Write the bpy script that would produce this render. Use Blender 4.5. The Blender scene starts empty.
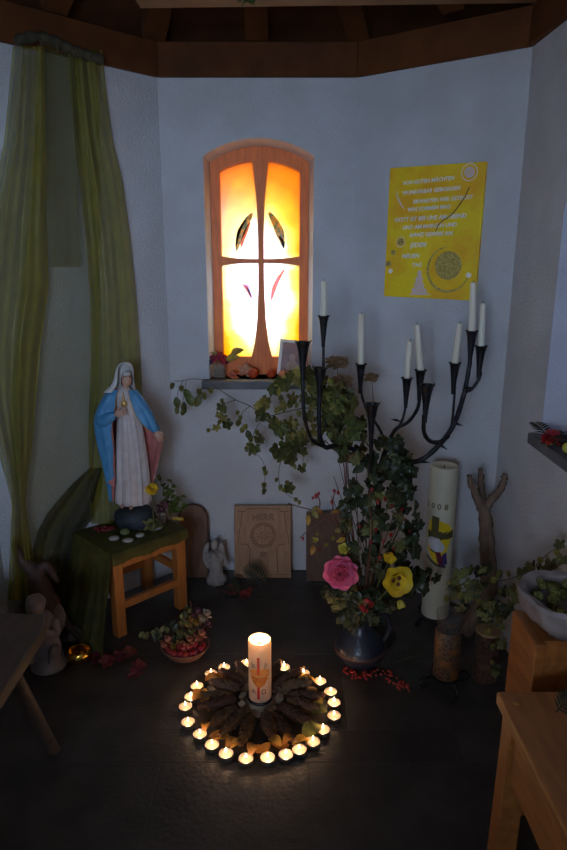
import bpy, math, random
from mathutils import Vector, Matrix, Quaternion
R = random.Random(7)
SC = bpy.context.scene
COL = SC.collection
PI = math.pi

# ------------------------------------------------------------------ camera, light, exposure
CAM_H, PITCH, FPX = 1.4, math.radians(14.5), 648.0
cd = bpy.data.cameras.new('camera'); cam = bpy.data.objects.new('camera', cd); COL.objects.link(cam)
cam.location = (0, 0, CAM_H); cam.rotation_euler = (PI/2 - PITCH, 0, 0)
cd.sensor_fit = 'VERTICAL'; cd.sensor_height = 36; cd.lens = FPX/850*36; cd.clip_start = .02
SC.camera = cam
vs = SC.view_settings
vs.view_transform = 'Standard'; vs.look = 'None'; vs.gamma = 1; vs.use_curve_mapping = False
vs.exposure = 0.0
wd = bpy.data.worlds.new('overcast_sky'); SC.world = wd; wd.use_nodes = True
bg = wd.node_tree.nodes['Background']; bg.inputs[0].default_value = (.535, .705, 1, 1); bg.inputs[1].default_value = 20
sl = bpy.data.lights.new('sun', 'SUN'); sun = bpy.data.objects.new('sun', sl); COL.objects.link(sun)
sl.energy = 4; sl.color = (1, .9, .74); sl.angle = .02
sun.rotation_euler = Vector((.12, -1, -.52)).to_track_quat('-Z', 'Y').to_euler()

# ------------------------------------------------------------------ helpers
CP, SP = math.cos(PITCH), math.sin(PITCH)
def ray(px, py):
    u = (px-283.5)/FPX; w = (425-py)/FPX
    return Vector((u, CP+w*SP, -SP+w*CP))
CO = Vector((0, 0, CAM_H))
def P(px, py, Y):                       # point seen at px,py at distance Y into the chapel
    d = ray(px, py); return CO + d*(Y/d.y)
def PZ(px, py, z):                      # point seen at px,py at height z
    d = ray(px, py); return CO + d*((z-CAM_H)/d.z)
def PX(px, py, x):
    d = ray(px, py); return CO + d*(x/d.x)
def PL(px, py, n, c):                   # on the plane n.p = c
    d = ray(px, py); return CO + d*((c-n.dot(CO))/n.dot(d))

class MB:
    def __init__(s): s.v = []; s.f = []
    def add(s, v, f):
        o = len(s.v); s.v += [Vector(p) for p in v]; s.f += [tuple(i+o for i in q) for q in f]; return s
    def box(s, x0, x1, y0, y1, z0, z1, M=None):
        v = [Vector((x, y, z)) for z in (z0, z1) for y in (y0, y1) for x in (x0, x1)]
        if M: v = [M @ p for p in v]
        return s.add(v, [(0,2,3,1), (4,5,7,6), (0,1,5,4), (2,6,7,3), (0,4,6,2), (1,3,7,5)])
    def tube(s, pts, rad, n=8, caps=True, flat=1.0):
        pts = [Vector(p) for p in pts]; m = len(pts)
        if not isinstance(rad, (list, tuple)): rad = [rad]*m
        T = [(pts[min(i+1, m-1)]-pts[max(i-1, 0)]).normalized() for i in range(m)]
        a = Vector((0,0,1)) if abs(T[0].z) < .9 else Vector((1,0,0))
        N = (a - T[0]*a.dot(T[0])).normalized(); v = []
        for i in range(m):
            if i: N = (N - T[i]*N.dot(T[i])).normalized()
            B = T[i].cross(N)
            for k in range(n):
                t = 2*PI*k/n; v.append(pts[i]+(N*math.cos(t)*flat+B*math.sin(t))*rad[i])
        f = [(i*n+k, i*n+(k+1) % n, (i+1)*n+(k+1) % n, (i+1)*n+k) for i in range(m-1) for k in range(n)]
        if caps: f += [tuple(range(n))[::-1], tuple(range((m-1)*n, m*n))]
        return s.add(v, f)
    def lathe(s, prof, n=20, c=(0,0,0), fn=None):
        v = []; c = Vector(c); m = len(prof)
        for i, (r, z) in enumerate(prof):
            for k in range(n):
                t = 2*PI*k/n; q = r*(fn(t, i/(m-1)) if fn else 1)
                v.append(c+Vector((q*math.cos(t), q*math.sin(t), z)))
        f = [(i*n+k, i*n+(k+1) % n, (i+1)*n+(k+1) % n, (i+1)*n+k) for i in range(m-1) for k in range(n)]
        f += [tuple(range(n))[::-1], tuple(range((m-1)*n, m*n))]
        return s.add(v, f)
    def ell(s, c, r, n=10, m=7, Mx=None, fn=None):
        c = Vector(c); v = []
        for i in range(m+1):
            p = PI*i/m
            for k in range(n):
                t = 2*PI*k/n
                d = Vector((math.sin(p)*math.cos(t), math.sin(p)*math.sin(t), -math.cos(p)))
                q = Vector((d.x*r[0], d.y*r[1], d.z*r[2]))
                if fn: q = q*fn(d)
                if Mx: q = Mx @ q
                v.append(c+q)
        f = [(i*n+k, i*n+(k+1) % n, (i+1)*n+(k+1) % n, (i+1)*n+k) for i in range(m) for k in range(n)]
        return s.add(v, f)
    def grid(s, rows, closed=False):
        n = len(rows[0]); v = [p for r in rows for p in r]
        f = []
        for i in range(len(rows)-1):
            for k in range(n if closed else n-1):
                f.append((i*n+k, i*n+(k+1) % n, (i+1)*n+(k+1) % n, (i+1)*n+k))
        return s.add(v, f)
    def prism(s, poly, d):              # poly: list of Vectors (planar); d: extrusion vector
        n = len(poly); d = Vector(d)
        v = [Vector(p) for p in poly]+[Vector(p)+d for p in poly]
        return s.add(v, [tuple(range(n))[::-1], tuple(range(n, 2*n))]+[(k, (k+1) % n, n+(k+1) % n, n+k) for k in range(n)])
    def shift(s, o):
        o = Vector(o); s.v = [p+o for p in s.v]; return s
    def xf(s, M): s.v = [M @ p for p in s.v]; return s
    def mesh(s, name, mat, smooth=True):
        me = bpy.data.meshes.new(name); me.from_pydata([tuple(p) for p in s.v], [], s.f)
        if mat: me.materials.append(mat)
        if smooth:
            for p in me.polygons: p.use_smooth = True
            try: me.set_sharp_from_angle(angle=math.radians(42))
            except Exception: pass
        me.update(); return me
def link(name, data, parent=None, loc=None):
    o = bpy.data.objects.new(name, data); COL.objects.link(o)
    if parent: o.parent = parent
    if loc is not None: o.location = loc
    return o
def part(name, mb, mat, parent=None, smooth=True, bevel=0, label=None, kind=None):
    o = link(name, mb.mesh(name, mat, smooth), parent)
    if bevel:
        b = o.modifiers.new('bevel', 'BEVEL'); b.width = bevel; b.segments = 2; b.limit_method = 'ANGLE'
    if label: o['label'] = label
    if kind: o['kind'] = kind
    return o
def tag(o, label, cat, group=None):
    o['label'] = label; o['category'] = cat
    if group: o['group'] = group
    return o
def thing(name, label, cat, loc=(0,0,0), rz=0, group=None):
    o = link(name, None, None, loc); o.rotation_euler = (0, 0, rz); o.empty_display_size = .05
    return tag(o, label, cat, group)
def struct(name, mb, mat, smooth=False, parent=None, bevel=0):
    o = part(name, mb, mat, parent, smooth, bevel)
    if not parent: o['kind'] = 'structure'
    return o
def inst(name, me, parent, loc, q=None, s=1):
    o = link(name, me, parent, loc)
    o.rotation_mode = 'QUATERNION'
    if q: o.rotation_quaternion = q
    o.scale = (s, s, s) if not isinstance(s, tuple) else s
    return o
def frame_q(tip, nor):                  # +Y along tip, +Z along nor
    y = Vector(tip).normalized(); z = Vector(nor); z = (z - y*z.dot(y))
    if z.length < 1e-4: z = y.orthogonal()
    z.normalize(); x = y.cross(z)
    return Matrix((x, y, z)).transposed().to_quaternion()
def cr(pts, n=8):                       # Catmull-Rom through points
    p = [Vector(q) for q in pts]; p = [p[0]*2-p[1]]+p+[p[-1]*2-p[-2]]; out = []
    for i in range(1, len(p)-2):
        for k in range(n):
            t = k/n; a, b, c, d = p[i-1], p[i], p[i+1], p[i+2]
            out.append(.5*((2*b)+(c-a)*t+(2*a-5*b+4*c-d)*t*t+(3*b-a-3*c+d)*t**3))
    out.append(p[-2]); return out
def lerp(a, b, t): return a+(b-a)*t
def interp(tab, x):                     # tab: [(x, a, b, ...)]
    if x <= tab[0][0]: return tab[0][1:]
    for p, q in zip(tab, tab[1:]):
        if x <= q[0]:
            t = (x-p[0])/(q[0]-p[0]); return tuple(lerp(a, b, t) for a, b in zip(p[1:], q[1:]))
    return tab[-1][1:]
def rnd(a, b): return R.uniform(a, b)
def in_poly(x, y, pl):
    c = False; n = len(pl)
    for i in range(n):
        (x1, y1), (x2, y2) = pl[i], pl[i-1]
        if (y1 > y) != (y2 > y) and x < (x2-x1)*(y-y1)/(y2-y1)+x1: c = not c
    return c
def text_mesh(s, size, ext=0.0006, align='CENTER', shear=0):
    cu = bpy.data.curves.new('lettering', 'FONT'); cu.body = s; cu.size = size; cu.extrude = ext; cu.align_x = align; cu.shear = shear
    cu.resolution_u = 3; cu.offset = size*.026
    o = bpy.data.objects.new('lettering', cu); COL.objects.link(o); bpy.context.view_layer.update()
    me = bpy.data.meshes.new_from_object(o.evaluated_get(bpy.context.evaluated_depsgraph_get()))
    bpy.data.objects.remove(o); bpy.data.curves.remove(cu)
    return me

# ------------------------------------------------------------------ materials
def mat(name, c1, c2=None, scale=12, rough=.6, metal=0, bump=0, bscale=None, stretch=(1,1,1), rand=0, spec=.5, detail=4, trans=0, clear=0, emit=None, estr=0, sss=0, lo=.35, hi=.65):
    m = bpy.data.materials.new(name); m.use_nodes = True; nt = m.node_tree; N = nt.nodes; L = nt.links
    b = N['Principled BSDF']; out = N['Material Output']
    b.inputs['Roughness'].default_value = rough; b.inputs['Metallic'].default_value = metal
    b.inputs['Specular IOR Level'].default_value = spec
    tc = N.new('ShaderNodeTexCoord'); mp = N.new('ShaderNodeMapping'); mp.inputs['Scale'].default_value = stretch
    L.new(tc.outputs['Object'], mp.inputs[0])
    nz = N.new('ShaderNodeTexNoise'); nz.inputs['Scale'].default_value = scale; nz.inputs['Detail'].default_value = detail
    L.new(mp.outputs[0], nz.inputs['Vector'])
    rp = N.new('ShaderNodeValToRGB'); c2 = c2 or tuple(x*.8 for x in c1)
    rp.color_ramp.elements[0].position = lo; rp.color_ramp.elements[1].position = hi
    rp.color_ramp.elements[0].color = (*c2, 1); rp.color_ramp.elements[1].color = (*c1, 1)
    L.new(nz.outputs['Fac'], rp.inputs[0]); col = rp.outputs[0]
    if rand:
        oi = N.new('ShaderNodeObjectInfo'); hs = N.new('ShaderNodeHueSaturation')
        mr = N.new('ShaderNodeMapRange'); mr.inputs[3].default_value = 1-rand; mr.inputs[4].default_value = 1+rand
        L.new(oi.outputs['Random'], mr.inputs[0]); L.new(mr.outputs[0], hs.inputs['Value'])
        m2 = N.new('ShaderNodeMapRange'); m2.inputs[3].default_value = .5-rand*.06; m2.inputs[4].default_value = .5+rand*.06
        L.new(oi.outputs['Random'], m2.inputs[0]); L.new(m2.outputs[0], hs.inputs['Hue'])
        L.new(col, hs.inputs['Color']); col = hs.outputs[0]
    L.new(col, b.inputs['Base Color'])
    if bump:
        n2 = N.new('ShaderNodeTexNoise'); n2.inputs['Scale'].default_value = bscale or scale*3; n2.inputs['Detail'].default_value = 5
        L.new(mp.outputs[0], n2.inputs['Vector'])
        bp = N.new('ShaderNodeBump'); bp.inputs['Strength'].default_value = bump; bp.inputs['Distance'].default_value = .01
        L.new(n2.outputs['Fac'], bp.inputs['Height']); L.new(bp.outputs[0], b.inputs['Normal'])
    if sss:
        b.inputs['Subsurface Weight'].default_value = sss; b.inputs['Subsurface Radius'].default_value = (.02, .012, .006); b.inputs['Subsurface Scale'].default_value = .6
    if emit:
        b.inputs['Emission Color'].default_value = (*emit, 1); b.inputs['Emission Strength'].default_value = estr
    sh = b.outputs[0]
    if trans:
        tr = N.new('ShaderNodeBsdfTranslucent'); L.new(col, tr.inputs[0]); mx = N.new('ShaderNodeMixShader'); mx.inputs[0].default_value = trans
        L.new(sh, mx.inputs[1]); L.new(tr.outputs[0], mx.inputs[2]); sh = mx.outputs[0]
    if clear:
        tp = N.new('ShaderNodeBsdfTransparent'); tp.inputs[0].default_value = (1, 1, 1, 1)
        mx = N.new('ShaderNodeMixShader'); mx.inputs[0].default_value = clear
        L.new(sh, mx.inputs[1]); L.new(tp.outputs[0], mx.inputs[2]); sh = mx.outputs[0]
    L.new(sh, out.inputs[0]); return m
def emis(name, c, s):
    m = bpy.data.materials.new(name); m.use_nodes = True; N = m.node_tree.nodes; N.remove(N['Principled BSDF'])
    e = N.new('ShaderNodeEmission'); e.inputs[0].default_value = (*c, 1); e.inputs[1].default_value = s
    m.node_tree.links.new(e.outputs[0], N['Material Output'].inputs[0]); return m
M = {}
M['plaster'] = mat('plaster', (.60,.60,.605), (.53,.525,.52), 5, .92, bump=.55, bscale=120, spec=.15)
M['beam'] = mat('beam_wood', (.13,.042,.010), (.08,.025,.007), 6, .75, bump=.15, stretch=(1,1,1), detail=8, spec=.2)
M['tie'] = mat('tie_beam_wood', (.30,.17,.075), (.23,.12,.05), 9, .7, bump=.15)
M['roof'] = mat('roof_boards', (.10,.034,.010), (.06,.02,.007), 7, .8, bump=.2, spec=.2)
M['slate'] = mat('slate_floor', (.060,.048,.038), (.036,.029,.023), 9, .42, bump=.22, bscale=70, rand=.22, detail=9, spec=.3)
M['joint'] = mat('floor_joint', (.062,.052,.044), (.04,.034,.03), 30, .85, bump=.2)
M['sill'] = mat('dark_stone_sill', (.13,.13,.135), (.085,.085,.09), 14, .5, bump=.2)
M['frame'] = mat('window_wood', (.88,.21,.018), (.72,.15,.010), 10, .5, stretch=(6,6,1), bump=.1)
M['earth'] = mat('ground_earth', (.50,.47,.43), (.40,.38,.35), 6, .9)
M['stool'] = mat('stool_wood', (.50,.17,.035), (.38,.115,.022), 10, .45, stretch=(6,6,1), bump=.1)
M['bench'] = mat('bench_pine', (.40,.14,.03), (.27,.085,.017), 9, .42, stretch=(5,1,5), bump=.12, detail=7)
M['oldbench'] = mat('old_bench_wood', (.085,.05,.03), (.05,.03,.018), 8, .55, stretch=(6,1,6), bump=.25, detail=8)
M['iron'] = mat('forged_iron', (.035,.034,.036), (.018,.018,.02), 40, .38, metal=.7, bump=.4, bscale=60)
M['wax'] = mat('candle_wax', (.80,.74,.58), (.74,.67,.51), 8, .4, sss=.15)
M['waxwhite'] = mat('tealight_wax', (.74,.53,.38), (.70,.49,.35), 20, .35)
M['wick'] = mat('wick', (.03,.025,.02), None, 20, .9)
M['alu'] = mat('tealight_cup', (.7,.7,.7), (.6,.6,.6), 30, .3, metal=1)
M['flame'] = emis('flame', (1, .74, .42), 14)
M['pillar'] = mat('pillar_wax', (.86,.70,.54), (.82,.65,.5), 8, .45, trans=.55)
M['hop1'] = mat('hop_leaf_green', (.115,.125,.03), (.07,.08,.02), 60, .5, rand=.35, trans=.3)
M['hop2'] = mat('hop_leaf_yellowing', (.34,.29,.07), (.20,.18,.045), 60, .5, rand=.3, trans=.3)
M['hop3'] = mat('hop_cone_green', (.26,.25,.07), (.15,.15,.04), 80, .6, rand=.3, trans=.2)
M['ivy'] = mat('ivy_leaf', (.048,.062,.024), (.028,.036,.015), 60, .42, rand=.35, trans=.15)
M['ivyl'] = mat('ivy_leaf_light', (.22,.215,.07), (.13,.13,.04), 60, .42, rand=.3, trans=.2)
M['fern'] = mat('fern_green', (.022,.03,.012), (.014,.02,.008), 60, .6, rand=.2)
M['stem'] = mat('vine_stem', (.10,.075,.035), (.06,.045,.022), 40, .7)
M['redstem'] = mat('reddish_twig', (.16,.05,.025), (.09,.03,.018), 40, .6)
M['hip'] = mat('rosehip_red', (.36,.015,.012), (.22,.01,.01), 60, .3)
M['berry'] = mat('rowan_red', (.38,.022,.012), (.25,.015,.01), 60, .35, rand=.2)
M['pink'] = mat('rose_petal_pink', (.95,.24,.38), (.86,.15,.27), 40, .5, rand=.15, trans=.2)
M['yellow'] = mat('petal_yellow', (.86,.62,.03), (.74,.48,.02), 40, .5, rand=.12, trans=.2)
M['paley'] = mat('petal_pale_yellow', (.75,.66,.12), (.6,.55,.08), 40, .5, rand=.12, trans=.2)
M['maroon'] = mat('flower_eye_maroon', (.12,.012,.018), None, 60, .5)
M['jug'] = mat('dark_blue_glaze', (.030,.036,.055), (.017,.02,.03), 18, .32, bump=.1, bscale=40)
M['dryflower'] = mat('dried_flower_brown', (.22,.11,.05), (.12,.06,.03), 90, .85, rand=.2)
M['olive'] = mat('olive_organza', (.37,.33,.026), (.30,.27,.02), 14, .5, trans=.5, clear=.36)
M['olivethin'] = mat('thin_olive_organza', (.25,.235,.06), (.20,.19,.045), 14, .6, trans=.5, clear=.55)
M['olivecloth'] = mat('olive_table_cloth', (.11,.10,.014), (.065,.06,.009), 30, .7, trans=.2, clear=.1)
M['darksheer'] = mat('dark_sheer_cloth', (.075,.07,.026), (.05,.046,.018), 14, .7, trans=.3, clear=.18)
M['darkcloth'] = mat('dark_bunched_cloth', (.06,.05,.025), (.035,.03,.015), 30, .8)

# ------------------------------------------------------------------ the chapel shell
ZT, ZB = 2.07, 2.186                    # wall top, ring beam top
C = [Vector(p+(0,)) for p in ((-.484,2.735), (.285,2.735), (.815,2.36), (.90,-.9), (-1.035,-.9), (-1.035,2.184))]
def archz(x, xc, hw, zs, rise):
    Rr = (hw*hw+rise*rise)/(2*rise); return zs-(Rr-rise)+math.sqrt(max(0, Rr*Rr-(x-xc)**2))
def wall(name, A, B, z0, z1, th, hole=None, splay=0):
    A, B = Vector(A), Vector(B); L = (B-A).length; e = (B-A)/L; n = Vector((e.y, -e.x, 0))   # n must point outward
    ctr = Vector((-.1, 1.6, 0))
    if n.dot(A-ctr) < 0: n = -n
    mb = MB()
    def pt(u, z, d): return A+e*u+n*d+Vector((0,0,z))
    def q(a, b, c, d_): mb.add([a, b, c, d_], [(0,1,2,3)])
    rects = []
    if hole:
        u0, u1, h0, zs, rise = hole; N = 18; xc = (u0+u1)/2; hw = (u1-u0)/2
        rects = [(0, u0, z0, z1), (u1, L, z0, z1)]
        if h0 > z0+1e-3: rects.append((u0, u1, z0, h0))
        us = [u0+(u1-u0)*i/N for i in range(N+1)]; zz = [archz(u, xc, hw, zs, rise) for u in us]
    else: rects = [(0, L, z0, z1)]
    us0, zz0 = (us, zz) if hole else (None, None)
    for d in (0, th):
        if hole and d and splay:
            a, b = u0+splay, u1-splay; rects = [(0, a, z0, z1), (b, L, z0, z1), (a, b, z0, h0)]
            us = [a+(b-a)*i/N for i in range(N+1)]; zz = [archz(u, xc, hw-splay, zs-splay*.6, rise*.92) for u in us]
        for (a, b, c, f) in rects: q(pt(a, c, d), pt(b, c, d), pt(b, f, d), pt(a, f, d))
        if hole:
            for i in range(N): q(pt(us[i], zz[i], d), pt(us[i+1], zz[i+1], d), pt(us[i+1], z1, d), pt(us[i], z1, d))
    q(pt(0,z1,0), pt(L,z1,0), pt(L,z1,th), pt(0,z1,th)); q(pt(0,z0,0), pt(L,z0,0), pt(L,z0,th), pt(0,z0,th))
    for u in (0, L): q(pt(u,z0,0), pt(u,z1,0), pt(u,z1,th), pt(u,z0,th))
    if hole:
        for k in (0, N): q(pt(us0[k],h0,0), pt(us0[k],zz0[k],0), pt(us[k],zz[k],th), pt(us[k],h0,th))
        if h0 > z0+1e-3: q(pt(us0[0],h0,0), pt(us0[N],h0,0), pt(us[N],h0,th), pt(us[0],h0,th))
        for i in range(N): q(pt(us0[i],zz0[i],0), pt(us0[i+1],zz0[i+1],0), pt(us[i+1],zz[i+1],th), pt(us[i],zz[i],th))
    return struct(name, mb, M['plaster'])
YB = 2.735; TH = .16
nx0, nx1 = P(206,260,YB).x, P(313,260,YB).x           # niche in the back wall
nzs, nzt, nz0 = P(260,156,YB).z, P(260,138,YB).z, P(260,379,YB).z
wall('wall_back', C[0], C[1], 0, ZT, TH, (nx0-C[0].x, nx1-C[0].x, nz0, nzs, nzt-nzs), splay=.022)
wall('wall_back_right', C[1], C[2], 0, ZT, TH)
wall('wall_right', C[2], C[3], 0, ZT, TH, (C[2].y-2.0, C[2].y-1.5, .85, 1.55, .14))
wall('wall_front', C[3], C[4], 0, ZT, TH, (1.02, 1.86, 0, 1.85, .1))
wall('wall_left', C[4], C[5], 0, ZT, TH, (.9+1.50, .9+2.0, .85, 1.55, .14))
wall('wall_back_left', C[5], C[0], 0, ZT, TH)
# ring beam, one timber per wall
nm = ['back', 'back_right', 'right', 'front', 'left', 'back_left']
ctr = Vector((-.0975, 1.6, 0))
order = [(C[0],C[1]), (C[1],C[2]), (C[2],C[3]), (C[3],C[4]), (C[4],C[5]), (C[5],C[0])]
def offs(i, d):                         # corner i moved inwards by d
    n = len(C); a, b, c = C[i-1], C[i], C[(i+1) % n]
    def inn(p, q):
        e = (q-p).normalized(); m_ = Vector((e.y, -e.x, 0)); return m_ if m_.dot(ctr-p) > 0 else -m_
    n1, n2 = inn(a, b), inn(b, c); k = 1+n1.dot(n2); return b+(n1+n2)*(d/k)
for i in range(6):
    j = (i+1) % 6; mb = MB()
    a0, b0, a1, b1 = offs(i, .018), offs(j, .018), offs(i, -TH), offs(j, -TH)
    mb.prism([a0+Vector((0,0,ZT-.004)), b0+Vector((0,0,ZT-.004)), b1+Vector((0,0,ZT-.004)), a1+Vector((0,0,ZT-.004))], (0,0,ZB-ZT+.004))
    o = struct('trim_%d' % (i+1), mb, M['beam'], bevel=.004)
# roof boards and rafters
apA, apB = Vector((-.0975, 1.75, 2.85)), Vector((-.0975, -.9, 2.85))
mb = MB(); up = Vector((0,0,ZB))
ring = [offs(i, -TH)+up for i in range(6)]
mb.add(ring+[apA, apB-Vector((0,TH,0))], [(0,1,6), (1,2,6), (2,3,7,6), (3,4,7), (4,5,6,7), (5,0,6)])
struct('ceiling', mb, M['roof'])
tn = 7
def rafter(p, q, w=.085, h=.09):
    global tn
    p, q = Vector(p), Vector(q); d = (q-p); s = d.cross(Vector((0,0,1))).normalized()*w/2; u = s.cross(d).normalized()*h
    if u.z > 0: u = -u
    mb = MB().prism([p-s, p+s, p+s+u, p-s+u], d); struct('trim_%d' % tn, mb, M['beam']); tn += 1
for i in range(6):
    if i in (3, 4): continue
    rafter(offs(i, -.06)+up+Vector((0,0,.09)), apA-Vector((0,0,.02)))
rafter(Vector((-.10, YB+.05, ZB+.09)), apA-Vector((0,0,.02)))
rafter(Vector((.6, 2.45+.03, ZB+.09)), apA-Vector((0,0,.02)))
rafter(Vector((-.8, 2.46+.03, ZB+.09)), apA-Vector((0,0,.02)))
mb = MB().box(-.55, .75, 2.27, 2.37, ZB, ZB+.11); mb.xf(Matrix.Rotation(-.035, 4, 'Z'))
struct('trim_%d' % tn, mb, M['tie'], bevel=.004)
# floor: joint bed and separate slate slabs
fl = MB().box(-1.25, 1.05, -1.1, 2.95, -.06, -.0035); fo = struct('floor', fl, M['joint'])
rows = [-1.08, .0, .46, .98, 1.557, 1.69, 2.08, 2.467, 2.93]
xs = [[-1.2,-.5,.1,.55,1.0], [-1.2,-.5,.1,.55,1.0], [-1.2,-.62,-.1,.42,1.0], [-1.2,-.35,.07,.50,1.0], [-1.2,-.62,-.16,.06,.52,1.0], [-1.2,-.75,-.3,.20,.62,1.0], [-1.2,-.55,-.05,.45,1.0], [-1.2,-.8,-.28,.27,.7,1.0]]
for r in range(len(rows)-1):
    for a, b in zip(xs[r], xs[r][1:]):
        g = .0016; mb = MB().box(a+g, b-g, rows[r]+g, rows[r+1]-g, -.03, -.002-rnd(0, .001))
        part('slab', mb, M['slate'], fo, False, bevel=.001)
gm = MB().box(-14, 14, -12, 16, -.3, -.08); struct('ground', gm, M['earth'])

# ------------------------------------------------------------------ painted window in the back wall
YF = 2.845
def stained():
    m = bpy.data.materials.new('painted_glass'); m.use_nodes = True; nt = m.node_tree; N = nt.nodes; L = nt.links
    N.remove(N['Principled BSDF'])
    tc = N.new('ShaderNodeTexCoord'); sx = N.new('ShaderNodeSeparateXYZ')
    nz = N.new('ShaderNodeTexNoise'); nz.inputs['Scale'].default_value = 7; nz.inputs['Detail'].default_value = 5
    L.new(tc.outputs['Object'], nz.inputs['Vector'])
    ad = N.new('ShaderNodeMixRGB'); ad.blend_type = 'LINEAR_LIGHT'; ad.inputs[0].default_value = .06
    L.new(tc.outputs['Object'], ad.inputs[1]); L.new(nz.outputs['Color'], ad.inputs[2]); L.new(ad.outputs[0], sx.inputs[0])
    def math_(op, a, b=None):
        k = N.new('ShaderNodeMath'); k.operation = op
        for i, q in enumerate((a, b)):
            if q is None: continue
            if isinstance(q, (int, float)): k.inputs[i].default_value = q
            else: L.new(q, k.inputs[i])
        return k.outputs[0]
    x2 = math_('POWER', math_('ABSOLUTE', math_('DIVIDE', sx.outputs[0], .235)), 2)
    zz = math_('SUBTRACT', sx.outputs[2], -.07)
    zu = math_('DIVIDE', math_('MAXIMUM', zz, 0), .39); zd = math_('DIVIDE', math_('MINIMUM', zz, 0), .56)
    z2 = math_('ADD', math_('POWER', zu, 2), math_('POWER', math_('ABSOLUTE', zd), 2))
    d = math_('SQRT', math_('ADD', x2, z2))
    n2 = N.new('ShaderNodeTexNoise'); n2.inputs['Scale'].default_value = 16; n2.inputs['Detail'].default_value = 6
    L.new(tc.outputs['Object'], n2.inputs['Vector'])
    d = math_('ADD', d, math_('MULTIPLY', math_('SUBTRACT', n2.outputs['Fac'], .5), .22))
    rp = N.new('ShaderNodeValToRGB'); cr_ = rp.color_ramp
    cr_.elements[0].position = 0; cr_.elements[0].color = (.95,.93,.97,1)
    cr_.elements[1].position = 1.0; cr_.elements[1].color = (.40,.085,.009,1)
    for p, c in ((.36, (.90,.84,.80)), (.48, (.66,.55,.27)), (.60, (.57,.37,.08)), (.78, (.49,.19,.02))):
        e = cr_.elements.new(p); e.color = (*c, 1)
    mv = math_('MULTIPLY', d, .95); L.new(mv, rp.inputs[0])
    tr = N.new('ShaderNodeBsdfTranslucent'); hs_ = N.new('ShaderNodeHueSaturation'); hs_.inputs['Value'].default_value = .42; hs_.inputs['Saturation'].default_value = 1.06; L.new(rp.outputs[0], hs_.inputs['Color']); L.new(hs_.outputs[0], tr.inputs[0])
    gl = N.new('ShaderNodeBsdfGlossy'); gl.inputs['Roughness'].default_value = .15
    mx = N.new('ShaderNodeMixShader'); mx.inputs[0].default_value = .04
    L.new(tr.outputs[0], mx.inputs[1]); L.new(gl.outputs[0], mx.inputs[2]); L.new(mx.outputs[0], N['Material Output'].inputs[0])
    return m
M['glass'] = stained()
wx0, wx1 = nx0+.008, nx1-.008; wc = (wx0+wx1)/2; hw = (wx1-wx0)/2
wz0, wzs, wzt = P(260,371,YF).z, nzs-.002, nzt+.004
wz0 = nz0
wm = P(261,261,YF).z
win = thing('window_1', '', ''); del win['label'], win['category']; win['kind'] = 'structure'; win.location = (wc, YF, wm)
def W(px, py, d=0):                     # window-local point at pixel
    p = P(px, py, YF); return Vector((p.x-wc, d, p.z-wm))
fw = .5*(P(221.5,260,YF).x-wx0+wx1-P(299.5,260,YF).x)              # stile width
zb0 = P(260,357,YF).z-wm
N_ = 20
def arc(h, zs, rise, n=N_): return [Vector((-h+2*h*i/n, 0, archz(-h+2*h*i/n, 0, h, zs, rise))) for i in range(n+1)]
zs_, rise_ = wzs-wm, wzt-wzs; z0_ = wz0-wm
zsi = P(260,172,YF).z-wm; risei = P(260,161,YF).z-wm-zsi
outer = arc(hw, zs_, rise_); inner = arc(hw-fw, zsi, risei)
fb = MB()
ov = [Vector((-hw,0,z0_))]+outer+[Vector((hw,0,z0_))]; iv = [Vector((-hw+fw,0,zb0))]+inner+[Vector((hw-fw,0,zb0))]
D = Vector((0,.045,0)); n = len(ov)
for off in (Vector((0,0,0)), D):
    fb.add([p+off for p in ov]+[p+off for p in iv], [(i, (i+1) % n, n+(i+1) % n, n+i) for i in range(n)])
fb.add(ov+[p+D for p in ov], [(i, (i+1) % n, n+(i+1) % n, n+i) for i in range(n)])
fb.add(iv+[p+D for p in iv], [(i, (i+1) % n, n+(i+1) % n, n+i) for i in range(n)])
part('window_frame', fb, M['frame'], win, False)
vb = [(0,.0125,.0)]; px_ = .00426
tab = [(zb0-.002, .046), (zb0+.06, .030), (zb0+.16, .018), (zb0+.3, .0125), (0, .0115), (.12, .012), (.24, .0165), (.33, .026), (.43, .037)]
zt_c = archz(0, 0, hw-fw, zsi, risei)+.01
zz_ = [zb0-.002+(zt_c-zb0)*i/24 for i in range(25)]
hwv = [interp(tab, z)[0] for z in zz_]
cx_ = W(261,261).x
poly = [Vector((cx_-h, -.006, z)) for h, z in zip(hwv, zz_)]+[Vector((cx_+h, -.006, z)) for h, z in reversed(list(zip(hwv, zz_)))]
mb = MB()
for (h1, z1), (h2, z2) in zip(list(zip(hwv, zz_)), list(zip(hwv, zz_))[1:]):
    mb.add([(cx_-h1,-.006,z1),(cx_+h1,-.006,z1),(cx_+h2,-.006,z2),(cx_-h2,-.006,z2),(cx_-h1,.036,z1),(cx_+h1,.036,z1),(cx_+h2,.036,z2),(cx_-h2,.036,z2)], [(0,1,2,3),(4,5,6,7),(0,3,7,4),(1,2,6,5)])
part('mullion', mb, M['frame'], win, False)
for s in (-1, 1):
    mb = MB(); n8 = 8
    xe = s*(hw-fw+.004)
    for i in range(n8):
        a, b = i/n8, (i+1)/n8; xa, xb = lerp(cx_, xe, a), lerp(cx_, xe, b); ha, hb = .0085+.012*a**3, .0085+.012*b**3
        mb.add([(xa,-.004,-ha),(xb,-.004,-hb),(xb,-.004,hb),(xa,-.004,ha),(xa,.036,-ha),(xb,.036,-hb),(xb,.036,hb),(xa,.036,ha)], [(0,1,2,3),(4,5,6,7),(0,1,5,4),(2,3,7,6)])
    part('crossbar', mb, M['frame'], win, False)
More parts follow.
